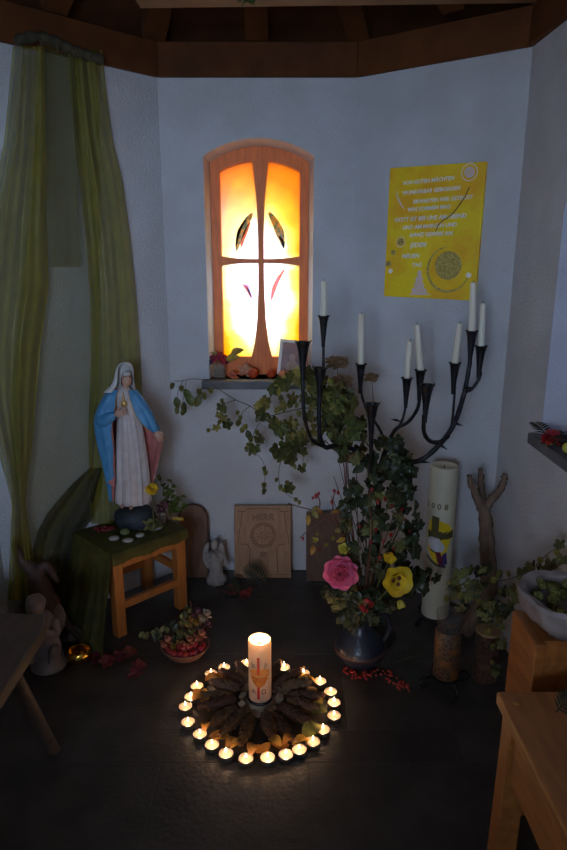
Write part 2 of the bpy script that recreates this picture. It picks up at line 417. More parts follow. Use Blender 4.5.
for s in (-1, 1):
    for t in (-1, 1):
        xa, xb = (-hw+fw-.004, cx_) if s < 0 else (cx_, hw-fw+.004)
        us = [xa+(xb-xa)*i/10 for i in range(11)]; mb = MB()
        for u, v in zip(us, us[1:]):
            if t < 0: mb.add([(u,.02,zb0-.004),(v,.02,zb0-.004),(v,.02,0),(u,.02,0)], [(0,1,2,3)])
            else: mb.add([(u,.02,0),(v,.02,0),(v,.02,archz(v,0,hw-fw,zs_-fw*.75,rise_*.9)+.004),(u,.02,archz(u,0,hw-fw,zs_-fw*.75,rise_*.9)+.004)], [(0,1,2,3)])
        part('pane', mb, M['glass'], win, False)
# painted feather marks fused to the glass
fe = {'f1': mat('glass_paint_brown', (.42,.20,.10), (.07,.10,.16), 55, .5, trans=.75, lo=.42, hi=.58), 'f2': mat('glass_paint_red', (.75,.10,.05), (.30,.10,.10), 50, .5, trans=.75),
      'f3': mat('glass_paint_blue', (.35,.45,.75), (.65,.15,.25), 60, .5, trans=.75)}
def feather(p0, p1, w, bend, m):
    a, b = W(*p0), W(*p1); d = b-a; s = Vector((-d.z,0,d.x)).normalized(); mb = MB(); L_, R_ = [], []
    for i in range(9):
        t = i/8; c = a+d*t+s*bend*math.sin(PI*t); h = w*math.sin(PI*min(1,t*.92+.06))**.7*rnd(.8,1.15)
        L_.append(c+s*h+Vector((0,.017,0))); R_.append(c-s*h+Vector((0,.017,0)))
    mb.grid([L_, R_]); part('painted_feather', mb, m, win, False)
feather((252,213),(236,251), .017, -.012, fe['f1']); feather((250,222),(240,250), .008, -.004, fe['f2']); feather((246,219),(236,246), .006, -.010, fe['f3'])
feather((269,212),(284,249), .017, .010, fe['f1']); feather((279,236),(284,248), .006, .004, fe['f3'])
feather((238,274),(253,302), .009, .010, fe['f3']); feather((242,284),(251,299), .007, .006, fe['f2'])
feather((284,270),(271,302), .011, -.010, fe['f2'])
# stone sill under it
mb = MB().box(P(203,385,YB).x, P(316,385,YB).x, YB-.055, YB+.12, nz0-.035, nz0)
so = struct('window_sill', mb, M['sill'], bevel=.004)
# window in the right wall with stone sill
M['bluepane'] = mat('blue_painted_glass', (.080,.112,.180), (.066,.094,.16), 9, .4, trans=.85)
def side_window(name, x, y0, y1, sgn):
    w2 = thing(name, '', ''); del w2['label'], w2['category']; w2['kind'] = 'structure'; w2.location = (x+sgn*.12, (y0+y1)/2, 1.25)
    hh = (y1-y0)/2; zb, zt = .85-1.25, 1.55-1.25
    for nm_, a in (('stile', -1), ('stile', 1)):
        part(nm_, MB().box(-.02, .02, a*hh-(.04 if a > 0 else 0), a*hh+(.04 if a < 0 else 0), zb, zt+.02), M['frame'], w2, False)
    part('rail', MB().box(-.02, .02, -hh, hh, zb, zb+.04), M['frame'], w2, False)
    part('rail', MB().box(-.02, .02, -hh, hh, -.01, .01), M['frame'], w2, False)
    part('mullion', MB().box(-.02, .02, -.012, .012, zb, zt+.12), M['frame'], w2, False)
    if 1:
        for a, b in ((-hh+.03, 0), (0, hh-.03)):
            for c, d in ((zb+.03, 0), (0, zt+.12)): part('pane', MB().box(-.003, .003, a, b, c, d), M['bluepane'], w2, False)
side_window('window_2', C[2].x+.018, 1.5, 2.0, 1)
side_window('window_3', C[4].x, 1.50, 2.0, -1)
mb = MB().box(C[2].x-.022, C[2].x+.12, 1.44, 2.03, .815, .85); struct('window_sill', mb, M['sill'], bevel=.003)
mb = MB().box(C[4].x-.12, C[4].x+.03, 1.44, 2.06, .815, .85); struct('window_sill', mb, M['sill'], bevel=.003)

for x, y0, y1, sg in ((C[2].x+.018+.15, 1.5, 2.0, 1), (C[4].x-.15, 1.50, 2.0, -1)):     # sampling portals in the two side windows
    pl_ = bpy.data.lights.new('daylight_portal', 'AREA'); pl_.shape = 'RECTANGLE'; pl_.size = y1-y0; pl_.size_y = .85; pl_.cycles.is_portal = True
    po = bpy.data.objects.new('daylight_portal', pl_); COL.objects.link(po); po.location = (x, (y0+y1)/2, 1.27); po.rotation_euler = Vector((-sg, 0, 0)).to_track_quat('-Z', 'Z').to_euler()
pl_ = bpy.data.lights.new('daylight_portal', 'AREA'); pl_.shape = 'RECTANGLE'; pl_.size = .9; pl_.size_y = 1.05; pl_.cycles.is_portal = True
po = bpy.data.objects.new('daylight_portal', pl_); COL.objects.link(po); po.location = (-.54, -1.055, 1.45); po.rotation_euler = Vector((0, 1, 0)).to_track_quat('-Z', 'Z').to_euler()
# unseen porch roof and posts, added to cut off the high sky light
struct('added_porch_roof', MB().box(-1.7, 1.1, -2.7, -1.06, 2.03, 2.10), M['roof'])
for x_ in (-1.65, 1.05): struct('added_porch_post', MB().box(x_-.05, x_+.05, -2.65, -2.55, -.08, 2.03), M['beam'])
# unseen half door behind the camera, added to hold back low daylight; open above
dr = thing('added_half_door', '', ''); del dr['label'], dr['category']; dr['kind'] = 'structure'; dr.location = (-.97, -.98, 0)
for k in range(6): part('added_door_board', MB().box(k*.14+.002, .14+k*.14-.002, -.012, .012, .01, .95), M['beam'], dr, False, .003)
part('added_door_handle', MB().tube([(.78,.014,.8),(.78,.05,.8),(.70,.055,.8)], .008, 8), M['iron'], dr)

# ------------------------------------------------------------------ wooden furniture
# stool that carries the statue (turned 45 degrees, parallel to the back-left wall)
STX, STY, STZ = -.612, 2.392, .35
st = thing('wooden_stool', 'orange-brown wooden stool carrying the blue-cloaked statue', 'stool', (STX, STY, 0), PI/4)
hx, hy = .165, .145
part('seat', MB().box(-hx, hx, -hy, hy, STZ-.03, STZ-.003), M['stool'], st, False, .004)
for a in (-1, 1):
    for b in (-1, 1):
        part('leg', MB().box(a*(hx-.022)-.02, a*(hx-.022)+.02, b*(hy-.022)-.02, b*(hy-.022)+.02, 0, STZ-.03), M['stool'], st, False, .003)
for b in (-1, 1):
    part('apron', MB().box(-hx+.042, hx-.042, b*(hy-.022)-.011, b*(hy-.022)+.011, STZ-.075, STZ-.03), M['stool'], st, False)
    part('stretcher', MB().box(-hx+.042, hx-.042, b*(hy-.022)-.011, b*(hy-.022)+.011, .105, .135), M['stool'], st, False, .003)
for a in (-1, 1): part('stretcher', MB().box(a*(hx-.022)-.011, a*(hx-.022)+.011, -hy+.042, hy-.042, .16, .19), M['stool'], st, False, .003)
# cloth on the stool: top, short front fall, long fall on the left
cl = MB(); rows_ = []
nu = 30
for j, (yy, zz) in enumerate([(hy-.01,STZ+.001), (0,STZ+.001), (-hy+.01,STZ+.001), (-hy-.004,STZ-.001), (-hy-.008,STZ-.02), (-hy-.010,STZ-.042)]):
    row = []
    for i in range(nu+1):
        u = i/nu; x = lerp(-hx-.006, hx+.008, u)
        w = .004*math.sin(i*1.9)*(j >= 4); dz = -.004*math.sin(i*.55+.5)*(j == 5)
        row.append(Vector((x, yy-abs(w), zz+dz)))
    rows_.append(row)
cl.grid(rows_)
co = thing('table_cloth', 'dark olive cloth over the stool, falling to the floor behind it', 'cloth', (STX, STY, 0), PI/4)
part('cloth_top', cl, M['olivecloth'], co)
cl = MB(); rows_ = []
for j in range(15):
    v = j/14; row = []
    for i in range(33):
        u = i/32; y = lerp(-hy-.01, hy-.012, u)
        f = math.sin(u*26+v*2)*.022*v+math.sin(u*11)*.018*v
        row.append(Vector((-hx-.008-.10*v**1.4-abs(f), y-.10*v*v*(1-u), lerp(STZ+.002, .004, v))))
    rows_.append(row)
cl.grid(rows_); part('cloth_fall', cl, M['olivecloth'], co)
# right bench and the pedestal behind it
bn = thing('pine_bench', 'honey-coloured pine bench standing in front of the wooden pedestal', 'bench', (.66, .9, 0))
bx0, bx1, by0, by1 = .482-.66, .845-.66, .62-.9, 1.27-.9
part('seat', MB().box(bx0, bx1, by0, by1, .418, .45), M['bench'], bn, False, .006)
for a in (0, 1):
    for b in (0, 1):
        x = bx0+.012 if not a else bx1-.062; y = by0+.02 if not b else by1-.07
        part('leg', MB().prism([Vector((x,y,.418)), Vector((x+.05,y,.418)), Vector((x+.05,y+.05,.418)), Vector((x,y+.05,.418))], (-.008 if not a else .0, 0, -.418)), M['bench'], bn, False, .004)
for x in (bx0+.022, bx1-.045): part('apron', MB().box(x, x+.022, by0+.07, by1-.07, .27, .418), M['bench'], bn, False, .003)
for y in (by0+.03, by1-.06): part('end_rail', MB().box(bx0+.062, bx1-.062, y, y+.022, .3, .418), M['bench'], bn, False, .003)
part('knot_peg', MB().lathe([(.007,-.002),(.007,.004),(.004,.006)], 10, (bx0+.03, by1-.045, .45)), M['bench'], bn)
pd = thing('wooden_pedestal', 'orange-brown wooden pedestal box carrying the stone bowl', 'pedestal', (.72, 1.46, 0))
part('side_panel', MB().box(-.115, -.09, -.09, .075, 0, .5), M['bench'], pd, False, .004)
part('side_panel', MB().box(.088, .112, -.09, .075, 0, .5), M['bench'], pd, False, .004)
part('front_panel', MB().box(-.09, .088, -.072, -.055, 0, .5), M['bench'], pd, False, .002)
part('back_panel', MB().box(-.09, .088, .05, .068, 0, .5), M['bench'], pd, False, .002)
part('top', MB().box(-.09, .088, -.055, .05, .47, .498), M['bench'], pd, False, .002)
# left bench
lb = thing('rustic_bench', 'dark weathered plank bench with splayed round legs beside the cherub', 'bench', (-.83, 1.2, 0))
def rp_(x, y, r=.0): return Vector((x+.83, y-1.2, 0))
pl = [(-.655,.75), (-.652,1.58), (-.672,1.64), (-1.015,1.66), (-1.015,.75)]
part('seat', MB().prism([Vector((x+.83, y-1.2, .385)) for x, y in pl], (0,0,.04)), M['oldbench'], lb, False, .007)
part('wood_knot', MB().lathe([(.02,0),(.018,.0015)], 14, (-.055, .24, .425), lambda t, q: 1+.25*math.cos(2*t)), M['wick'], lb)
for (x, y, fx, fy) in ((-.74,1.50,-.672,1.60), (-.94,1.52,-1.0,1.60), (-.74,.88,-.672,.80), (-.94,.88,-1.0,.80)):
    part('leg', MB().tube([(x+.83,y-1.2,.39), (fx+.83,fy-1.2,0)], [.021,.017], 12), M['oldbench'], lb)

# ------------------------------------------------------------------ drapes
nL = Vector((-.7071, .7071, 0)); cL = nL.dot(C[0])                    # back-left wall plane
def drape(name, label, tab, off, nf, amp, m, group=None, seed=0, n=40, cat='drape', hem=None):
    """tab: (py, left px, right px) from top to bottom; folds run down the cloth"""
    rr = random.Random(seed); ph = [rr.uniform(0, 6.28) for _ in range(4)]
    y0, y1 = tab[0][0], tab[-1][0]; rows_ = []; m_ = 46
    for j in range(m_+1):
        py = lerp(y0, y1, j/m_); l, r = interp(tab, py); row = []
        for i in range(n+1):
            u = i/n; px = lerp(l, r, u)
            fo_ = math.sin(u*nf*6.28+ph[0]+.9*math.sin(j*.09+ph[1]))+.45*math.sin(u*nf*2.3*6.28+ph[2]+j*.05)
            o_ = off+amp*(fo_*.5+.6)
            p = PL(px, py, nL, cL-o_)
            if p.x < -1.005: 
                k = (-1.005-p.x); p = Vector((-1.005+.1*min(k,.1), p.y-k*.4, p.z))
            row.append(p)
        rows_.append(row)
    mb = MB().grid(rows_); base = Vector((sum((p.x for p in mb.v))/len(mb.v), sum((p.y for p in mb.v))/len(mb.v), min(p.z for p in mb.v)))
    t = thing(name, label, cat, base, 0, group); mb.shift(-base); part('cloth', mb, m, t); return t, base
drape('sheer_drape', 'thin grey-olive sheer hanging flat against the wall behind the drapes', [(50,40,98),(200,30,100),(400,10,98),(480,10,92),(520,12,66),(560,12,60),(640,8,56)], .012, 2, .008, M['olivethin'], seed=3)
drape('sheer_drape', 'broad olive organza drape billowing out at the wall end, gathered low by the dark root', [(46,13,44),(140,4,46),(220,-12,47),(285,-22,49),(345,-26,41),(400,-20,36),(440,-6,33),(480,6,28),(505,12,26),(545,10,32),(600,8,40)], .05, 2.1, .045, M['olive'], seed=5)
drape('sheer_drape', 'short olive organza panel ending in a straight hem at half height', [(46,40,72),(140,44,76),(220,48,79),(267,50,81)], .035, 1.2, .012, M['olivethin'], seed=6)
drape('sheer_drape', 'long olive organza drape falling in folds behind the statue', [(50,68,102),(95,71,107),(140,75,113),(180,79,123),(240,86,131),(300,90,137),(360,91,141),(430,88,144),(500,90,146),(524,91,146)], .014, 2.3, .022, M['olive'], seed=9)
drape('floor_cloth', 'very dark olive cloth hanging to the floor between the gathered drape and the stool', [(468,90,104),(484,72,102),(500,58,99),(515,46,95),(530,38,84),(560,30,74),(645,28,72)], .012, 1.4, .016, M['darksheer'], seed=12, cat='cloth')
# bunched dark cloth where the drapes hang from the beam
g0 = PL(44, 42, nL, cL-.05); gb = thing('cloth_bunch', 'dark twisted cloth roll on the beam holding up the olive drapes', 'cloth', g0)
mb = MB(); pts = [PL(x, y, nL, cL-.045)-g0 for x, y in ((16,42),(26,38),(40,37),(54,41),(66,47),(78,52),(90,56),(102,60))]
mb.tube(cr(pts, 5), [.012+.007*abs(math.sin(i*.7)) for i in range(36)], 9); part('roll', mb, M['darkcloth'], gb)
for k in range(5):
    a = pts[1]+(pts[6]-pts[1])*(k/4); part('tie_cord', MB().tube([a+Vector((0,-.01,.012)), a+Vector((0,-.026,0)), a+Vector((0,-.012,-.018))], .003, 6), M['stem'], gb)

# ------------------------------------------------------------------ statue on the stool
skin = mat('painted_skin', (.56,.33,.23), (.50,.28,.19), 30, .5); robe = mat('painted_white_robe', (.60,.54,.51), (.50,.43,.41), 25, .5)
blue = mat('painted_blue_cloak', (.085,.30,.52), (.05,.21,.40), 25, .5); lin = mat('painted_pink_lining', (.55,.20,.17), (.42,.13,.11), 25, .5)
veil = mat('painted_white_veil', (.60,.58,.54), (.50,.48,.44), 25, .5); gold = mat('painted_gold', (.55,.33,.10), (.40,.22,.06), 30, .4, metal=.4)
hair = mat('painted_brown_hair', (.10,.045,.022), None, 30, .6); globe = mat('dark_blue_globe', (.030,.042,.062), (.014,.018,.014), 16, .6, bump=.6)
K = .0039
fl_ = thing('madonna_statue', 'painted statue of a veiled woman in a blue cloak and white robe', 'statue', (STX+.01, STY+.035, STZ+.003))
def S(px, py, d=0): return Vector(((px-125)*K, d, (529-py)*K*1.015))
def ringpts(xl, xr, py, dep, n, amp, nf, ph=0, dc=0):
    c = (xl+xr)/2; h = (xr-xl)/2*K; o = []
    for k in range(n):
        t = 2*PI*k/n; q = 1+amp*(math.sin(nf*t+ph)+.5*math.sin(nf*1.7*t+ph*2+1))
        p = S(c, py, dc); o.append(p+Vector((h*q*math.cos(t), dep*h*q*math.sin(t), 0)))
    return o
levels = [(503,109,143,.8,.05),(496,108.5,143,.8,.075),(480,110,143,.8,.075),(460,111,142,.8,.07),(440,113,140.5,.78,.06),(425,114.5,139,.76,.045),(412,116,136.5,.74,.025),(404,115,136,.74,.012),(396,113.5,136,.74,.005),(391,113,134.5,.72,0),(387.5,117,131,.7,0),(385,121,128.5,.8,0),(380,121.5,128,.9,0)]
rws = []
for py in [503-i*(503-380)/48 for i in range(49)]:
    xl, xr, dp, am = interp([(-a, b, c, d, e) for a, b, c, d, e in levels], -py)
    rws.append(ringpts(xl, xr, py, dp, 64, am, 13, .4+(503-py)*.008))
mb = MB().grid(rws, True); mb.f.append(tuple(range(64))[::-1]); ro = part('robe', mb, robe, fl_)
mb = MB()      # robe collar in gold
mb.tube([p+Vector((0,-.0005,0)) for p in ringpts(118,131,388,.72,20,0,1)]+[ringpts(118,131,388,.72,20,0,1)[0]], .0016, 6); part('collar_trim', mb, gold, ro)
# cloak
def cloak(off):
    lv = [(387.5, [(119,-.019),(112,-.012),(109.5,.006),(114,.022),(123,.028),(131,.02),(135,.006),(133.5,-.012),(128.5,-.020)]),
          (394, [(117,-.030),(107,-.021),(103,.004),(110,.030),(123,.036),(135,.028),(140,.005),(137,-.018),(130,-.030)]),
          (404, [(116,-.038),(104,-.034),(97.5,-.004),(106,.034),(123,.042),(139,.032),(145,.004),(141,-.026),(133,-.036)]),
          (415, [(113.5,-.046),(101,-.042),(93,-.008),(103,.036),(123,.046),(141,.036),(150,.010),(148,-.024),(137.5,-.038)]),
          (426, [(112,-.044),(102,-.044),(92.5,-.010),(102,.038),(123,.050),(142,.040),(154,.014),(156,-.018),(147,-.034)]),
          (434, [(112,-.040),(103,-.042),(93,-.010),(102,.040),(123,.052),(142,.044),(152,.026),(157,.004),(158.5,-.022)]),
          (446, [(112,-.038),(104,-.040),(94.5,-.010),(103,.042),(123,.054),(141,.046),(150,.030),(154.5,.010),(157,-.014)]),
          (460, [(111,-.036),(105,-.040),(97,-.012),(104,.044),(123,.055),(140,.046),(147,.032),(151,.014),(153.5,-.008)]),
          (475, [(110,-.034),(106,-.040),(99.5,-.014),(105,.044),(123,.055),(139,.046),(144,.034),(147.5,.018),(149,-.002)]),
          (488, [(108,-.032),(106.5,-.042),(101.5,-.016),(106,.044),(123,.055),(138,.046),(141.5,.036),(144,.022),(145,.004)]),
          (499, [(107,-.030),(106,-.040),(102.5,-.016),(107,.044),(123,.054),(137,.045),(139.5,.036),(141,.026),(141.5,.014)])]
    rows_ = []
    for py, pt in lv:
        c = S(122, py, .0); cur = cr([S(x, py, d) for x, d in pt], 6); m_ = len(cur)
        o = []
        for k, p in enumerate(cur):
            w = .0022*math.sin(k*1.15+py*.02)*min(1, max(0, (py-392)/40))
            dd = (p-c); dd.z = 0; L_ = dd.length; o.append(p+dd.normalized()*(w-off))
        rows_.append(o)
    # refine in height
    fine = []; cols = list(zip(*rows_)); cols = [cr(list(c_), 4) for c_ in cols]
    return [list(r) for r in zip(*cols)]
A_ = cloak(0); B_ = cloak(.0035)
ck = part('cloak', MB().grid(A_), blue, fl_); part('cloak_lining', MB().grid(B_), lin, ck)
mb = MB(); mb.grid([[r[0] for r in A_], [r[0] for r in B_]]).grid([[r[-1] for r in A_], [r[-1] for r in B_]]); mb.grid([A_[-1], B_[-1]]).grid([A_[0], B_[0]])
part('cloak_hem', mb, lin, ck)
part('gold_border', MB().tube([r[0]+Vector((0,-.001,0)) for r in A_[:20]], .0016, 6), gold, ck)
part('gold_border', MB().tube([r[-1]+Vector((0,-.001,0)) for r in A_[:18]], .0016, 6), gold, ck)
# folded-back pink edge on her right side
pts = [r[0]+Vector((.002,-.003,0)) for r in A_[14:]]
mb = MB().tube(pts, [.004+.0035*abs(math.sin(i*.35)) for i in range(len(pts))], 8, flat=.5); part('turned_edge', mb, lin, ck)
mb = MB().prism([S(104,478,-.046), S(112,474,-.043), S(110,484,-.043)], (0,.006,0)); part('turned_edge', mb, lin, ck)
# sleeves
def tubep(pts, rr, n=12, flat=1): return MB().tube(cr(pts, 6), [interp([(i, r) for i, r in enumerate(rr)], k/6)[0] for k in range((len(pts)-1)*6+1)], n, flat=flat)
part('sleeve', tubep([S(112,393,-.008), S(104,406,-.018), S(102,416,-.034), S(110,413,-.052), S(117,409,-.056)], [.020,.025,.027,.022,.013]), blue, fl_)
part('sleeve', tubep([S(134,393,-.006), S(141,403,-.012), S(147,413,-.018), S(151,422,-.024), S(154,428,-.028)], [.020,.021,.019,.016,.010]), blue, fl_)
# hands: palm, four fingers, thumb
def hand(root, wrist, dirv, nor, name='hand', s=1.0, curl=.5):
    dirv = Vector(dirv).normalized(); nor = Vector(nor); nor = (nor-dirv*nor.dot(dirv)).normalized(); side = dirv.cross(nor)
    h = part(name, MB().ell(wrist+dirv*.011*s, (.011*s, .0045*s, .013*s), 12, 8, Matrix((side, nor, dirv)).transposed()), skin, root)
    for k, (o, L_) in enumerate(((-.0075,.0135), (-.0026,.0158), (.0026,.0148), (.0072,.0115))):
        b = wrist+dirv*.019*s+side*o*s
        part('finger', MB().tube([b-dirv*.004, b+dirv*L_*.45*s-nor*curl*.001, b+dirv*L_*.8*s-nor*curl*.004*s, b+dirv*L_*s-nor*curl*.008*s], [.0026*s,.0024*s,.0021*s,.0015*s], 7), skin, h)
    b = wrist+dirv*.008*s-side*.009*s
    part('thumb', MB().tube([b, b+(dirv*.006-side*.005)*s, b+(dirv*.012-side*.006)*s-nor*.002], [.003*s,.0026*s,.0018*s], 7), skin, h)
hand(fl_, S(117,409,-.056), (1,-.1,.28), (0,-1,.2), s=1.35)
hand(fl_, S(154,428,-.029), (.55,-.15,-.8), (.3,-1,.2), s=1.3, curl=1)
part('forearm', tubep([S(112,412,-.052), S(118,408.5,-.056)], [.008,.006]), skin, fl_)
# heart with flame on the breast
mb = MB().ell(S(124.5,400,-.034), (.012,.007,.014), 12, 8).tube([S(124.5,397,-.036), S(124.5,391,-.034), S(124,388,-.030)], [.004,.0028,.0008], 6)
for k in range(10):
    a = 2*PI*k/10; mb.tube([S(124.5,399,-.036), S(124.5,399,-.036)+Vector((math.cos(a)*.020, .004, math.sin(a)*.023))], [.0026,.0006], 5)
part('heart', mb, gold, fl_)
# head, face, hair, veil
HC = S(127.3,377,-.016); HM = Matrix.Translation(HC) @ Matrix.Rotation(.42, 4, 'Z') @ Matrix.Rotation(.12, 4, 'X')
def facef(d):
    f = 1.0
    if d.y < 0:
        f += .17*math.exp(-((d.x/.16)**2+((d.z+.10)/.22)**2))            # nose
        f -= .05*math.exp(-(((abs(d.x)-.36)/.17)**2+((d.z-.10)/.13)**2))  # eye sockets
        f += .05*math.exp(-((d.x/.25)**2+((d.z+.50)/.10)**2))            # lips
        f += .05*math.exp(-((d.x/.22)**2+((d.z+.82)/.14)**2))            # chin
    return f
mb = MB().ell((0,0,0), (.0200,.0235,.0290), 28, 22, None, facef).xf(HM); he = part('head', mb, skin, fl_)
lips = mat('painted_lips', (.42,.09,.08), None, 20, .5); eye = mat('painted_eyes', (.05,.03,.025), None, 20, .5)
for a in (-1, 1):
    part('eye', MB().ell((a*.0068,-.0195,.0022), (.0034,.0014,.0010), 8, 5).xf(HM), eye, he)
    part('eyebrow', MB().tube([HM @ Vector((a*x, y, z)) for x, y, z in ((.0028,-.0213,.0062),(.0065,-.0205,.0078),(.0105,-.0178,.0062))], .0006, 5), hair, he)
part('lips', MB().ell((0,-.0208,-.0130), (.0042,.0014,.0016), 8, 5).xf(HM), lips, he)
part('neck', MB().tube([S(125,391,-.004), S(125.5,383,-.005)], [.0125,.011], 12), skin, fl_)
mb = MB()
for a in (-1, 1):
    mb.tube([HM @ Vector(p) for p in ((0,-.0192,.0186), (a*.011,-.0172,.0165), (a*.0186,-.0105,.006), (a*.0192,-.004,-.012), (a*.0178,.002,-.024))], [.0012,.0018,.0024,.0026,.0016], 7)
part('hair', mb, hair, fl_)
vl = [(361.2, [(125.5,-.010),(125,-.009),(125,-.006),(126,-.004),(127,-.006),(127,-.009),(126.5,-.010)]),
      (362.5, [(122.5,-.018),(121.5,-.010),(122,.003),(126,.008),(130.5,.003),(131,-.010),(129.5,-.018)]),
      (366, [(120.4,-.020),(118.5,-.010),(119.5,.010),(126,.017),(131.5,.009),(133.4,-.006),(133.0,-.014)]),
      (371, [(119.4,-.014),(116.6,-.008),(118,.013),(125.5,.021),(131.5,.012),(133.6,-.002),(133.6,-.006)]),
      (378, [(118.4,-.012),(114.8,-.008),(115,.016),(124.5,.026),(131,.014),(133,.002),(133,.000)]),
      (384, [(117,-.014),(111.5,-.012),(111,.018),(123,.032),(131.5,.020),(133.8,.000),(133,-.008)]),
      (390, [(112.5,-.022),(105,-.018),(106.5,.020),(122,.038),(131.5,.026),(133.4,.008),(132.6,.004)])]
rows_ = [cr([S(x, py, d) for x, d in pt], 5) for py, pt in vl]
cols = [cr(list(c_), 4) for c_ in zip(*rows_)]; rows_ = [list(r) for r in zip(*cols)]
part('veil_cap', MB().grid([[HM @ Vector((.0222*math.sin(p_)*math.cos(t_), .0262*math.sin(p_)*math.sin(t_), .0318*math.cos(p_))) for t_ in [2*PI*k/30 for k in range(30)]] for p_ in [.01+.86*i/9 for i in range(10)]], True), veil, fl_)
o = part('veil', MB().grid(rows_), veil, fl_); sd = o.modifiers.new('thick', 'SOLIDIFY'); sd.thickness = .003; sd.offset = 0
# globe base and feet
part('globe', MB().ell(S(126,520,.0)+Vector((0,0,.0)), (.082,.066,.062), 24, 14, None, lambda d: 1+.03*math.sin(7*d.x+5*d.z)).xf(Matrix.Identity(4)), globe, fl_)
for p in fl_.children:
    if p.name.startswith('globe'):
        for v in p.data.vertices: v.co.z = max(v.co.z, .0)
mb = MB().ell(S(118,502,-.058), (.008,.016,.006), 10, 6).ell(S(127,503,-.060), (.008,.016,.006), 10, 6); part('toes', mb, skin, fl_)

# ------------------------------------------------------------------ candle ring in the middle of the floor
RC = Vector((-.075, 1.80, 0))
tl_px = [(246.4,663.6),(224.2,667.8),(211,674),(197,686.5),(191,697),(185.4,707),(188,722.5),(200,734.5),(212,745),(226,754),(246,759),(267.6,758),(286,755),(299.3,750),(313,742),(323,730),(334,716),(334,703),(330.7,692),(320,681.6),(303.5,673.5),(284,667.5),(264,663.5)]
TLR, TLH = .0215, .016
cup_me = MB().lathe([(TLR*.96,0),(TLR,.001),(TLR,TLH),(TLR*.965,TLH),(TLR*.96,TLH*.78),(0.001,TLH*.77)], 24).mesh('cup', M['alu'])
wax_me = MB().lathe([(TLR*.94,TLH*.4),(TLR*.94,TLH*.86),(TLR*.5,TLH*.84),(.0012,TLH*.84)], 24).mesh('wax', M['waxwhite'])
wick_me = MB().tube([(0,0,TLH*.8),(0,.0004,TLH*.8+.005)], .0006, 5).mesh('wick', M['wick'])
flame_me = MB().lathe([(.0003,.0),(.0021,.003),(.0027,.0055),(.0018,.010),(.0007,.0145),(.0001,.017)], 10).mesh('flame', M['flame'])
lit_e = .075
for i, (x, y) in enumerate(tl_px):
    p = PZ(x, y, TLH*.8); p.z = 0
    t = thing('tealight', 'lit tealight in a metal cup in the floor circle around the pillar candle', 'tealight', p, rnd(0, 6), 'tealights in the floor circle')
    link('cup', cup_me, t); w = link('wax', wax_me, t); link('wick', wick_me, w); f = link('flame', flame_me, w); f.location = (0, 0, TLH*.84+.0035); f.scale = (1, 1, rnd(.8, 1.2))
    ld = bpy.data.lights.new('tealight_glow', 'POINT'); ld.energy = lit_e*rnd(.7, 1.3); ld.color = (1, .60, .32); ld.shadow_soft_size = .004
    lo_ = link('tealight_glow', ld, t); lo_.location = (0, 0, TLH+.0135)
# pillar candle
pz = .04; pr = .0365; ph_ = .208
dish = thing('candle_dish', 'small dark dish under the red-crossed pillar candle', 'dish', RC)
part('dish', MB().lathe([(.028,.026),(.040,.027),(.045,.036),(.0435,.039),(.040,.034),(.001,.033)], 28), M['iron'], dish)
stumpm = mat('pale_wood_wedge', (.42,.31,.20), (.30,.21,.13), 24, .7, bump=.3, stretch=(1,1,4))
part('stump', MB().lathe([(.044,0),(.047,.012),(.042,.0265)], 18, (0,0,0), lambda t, q: 1+.06*math.sin(5*t)), stumpm, dish)
for k in range(7):
    a = 2*PI*k/7+.3; mb = MB().box(-.014, .014, .044, .064, 0, .034+.008*(k % 3))
    part('wood_wedge', mb.xf(Matrix.Rotation(a, 4, 'Z') @ Matrix.Rotation(-.3, 4, 'X')), stumpm, dish, False, .003)
for p in dish.children:
    for v in p.data.vertices: v.co.z = max(v.co.z, 0.0005)
pc = thing('pillar_candle', 'lit white pillar candle with a red cross and gold bowl', 'candle', RC+Vector((0,0,.0335)))
prof = [(.001,.001),(pr*.96,.001),(pr,.004),(pr,ph_-.004),(pr*.97,ph_),(pr*.90,ph_-.001),(pr*.86,ph_-.006),(pr*.80,ph_-.014),(.001,ph_-.015)]
part('wax', MB().lathe(prof, 40), M['pillar'], pc)
part('wick', MB().tube([(0,0,ph_-.016),(0,.001,ph_-.007)], .0012, 6), M['wick'], pc)
fm = MB().lathe([(.0004,0),(.0048,.006),(.0060,.012),(.0042,.022),(.0016,.032),(.0002,.038)], 12, (0,0,ph_-.011)).xf(Matrix.Translation((0,0,(ph_-.011)*.5)) @ Matrix.Scale(.5, 4, (0,0,1))); part('flame', fm, M['flame'], pc)
ld = bpy.data.lights.new('pillar_glow', 'POINT'); ld.energy = 1.3; ld.color = (1, .60, .30); ld.shadow_soft_size = .006
lo_ = link('pillar_glow', ld, pc); lo_.location = (0, 0, ph_+.004)
def wrapmesh(name, tris, r, m, parent, a0=-PI/2):     # tris: MB with x = arc length, z = height, y = depth outwards (negative y is outwards)
    for k, p in enumerate(tris.v):
        a = a0+p.x/r; q = r-p.y; tris.v[k] = Vector((q*math.cos(a), q*math.sin(a), p.z))
    return part(name, tris, m, parent, False)
def strip(x0, x1, z0, z1, d=.0012, n=8, zf=None):
    mb = MB(); rows_ = []
    for z in ((z0, z1) if not zf else None or (z0, z1)):
        rows_.append([Vector((lerp(x0, x1, i/n), -d, z)) for i in range(n+1)])
    back = [[Vector((p.x, .001, p.z)) for p in r] for r in rows_]
    mb.grid(rows_); mb.grid([back[0], rows_[0]]).grid([rows_[1], back[1]]).grid([[rows_[0][0],rows_[1][0]],[back[0][0],back[1][0]]]).grid([[rows_[0][-1],rows_[1][-1]],[back[0][-1],back[1][-1]]])
    return mb
redw = mat('red_wax', (.62,.035,.015), (.5,.02,.01), 30, .4); goldw = mat('gold_wax', (.66,.22,.03), (.45,.12,.02), 60, .35, metal=.25)
glit = mat('gold_glitter', (.95,.62,.22), (.5,.2,.05), 200, .15, metal=.9)
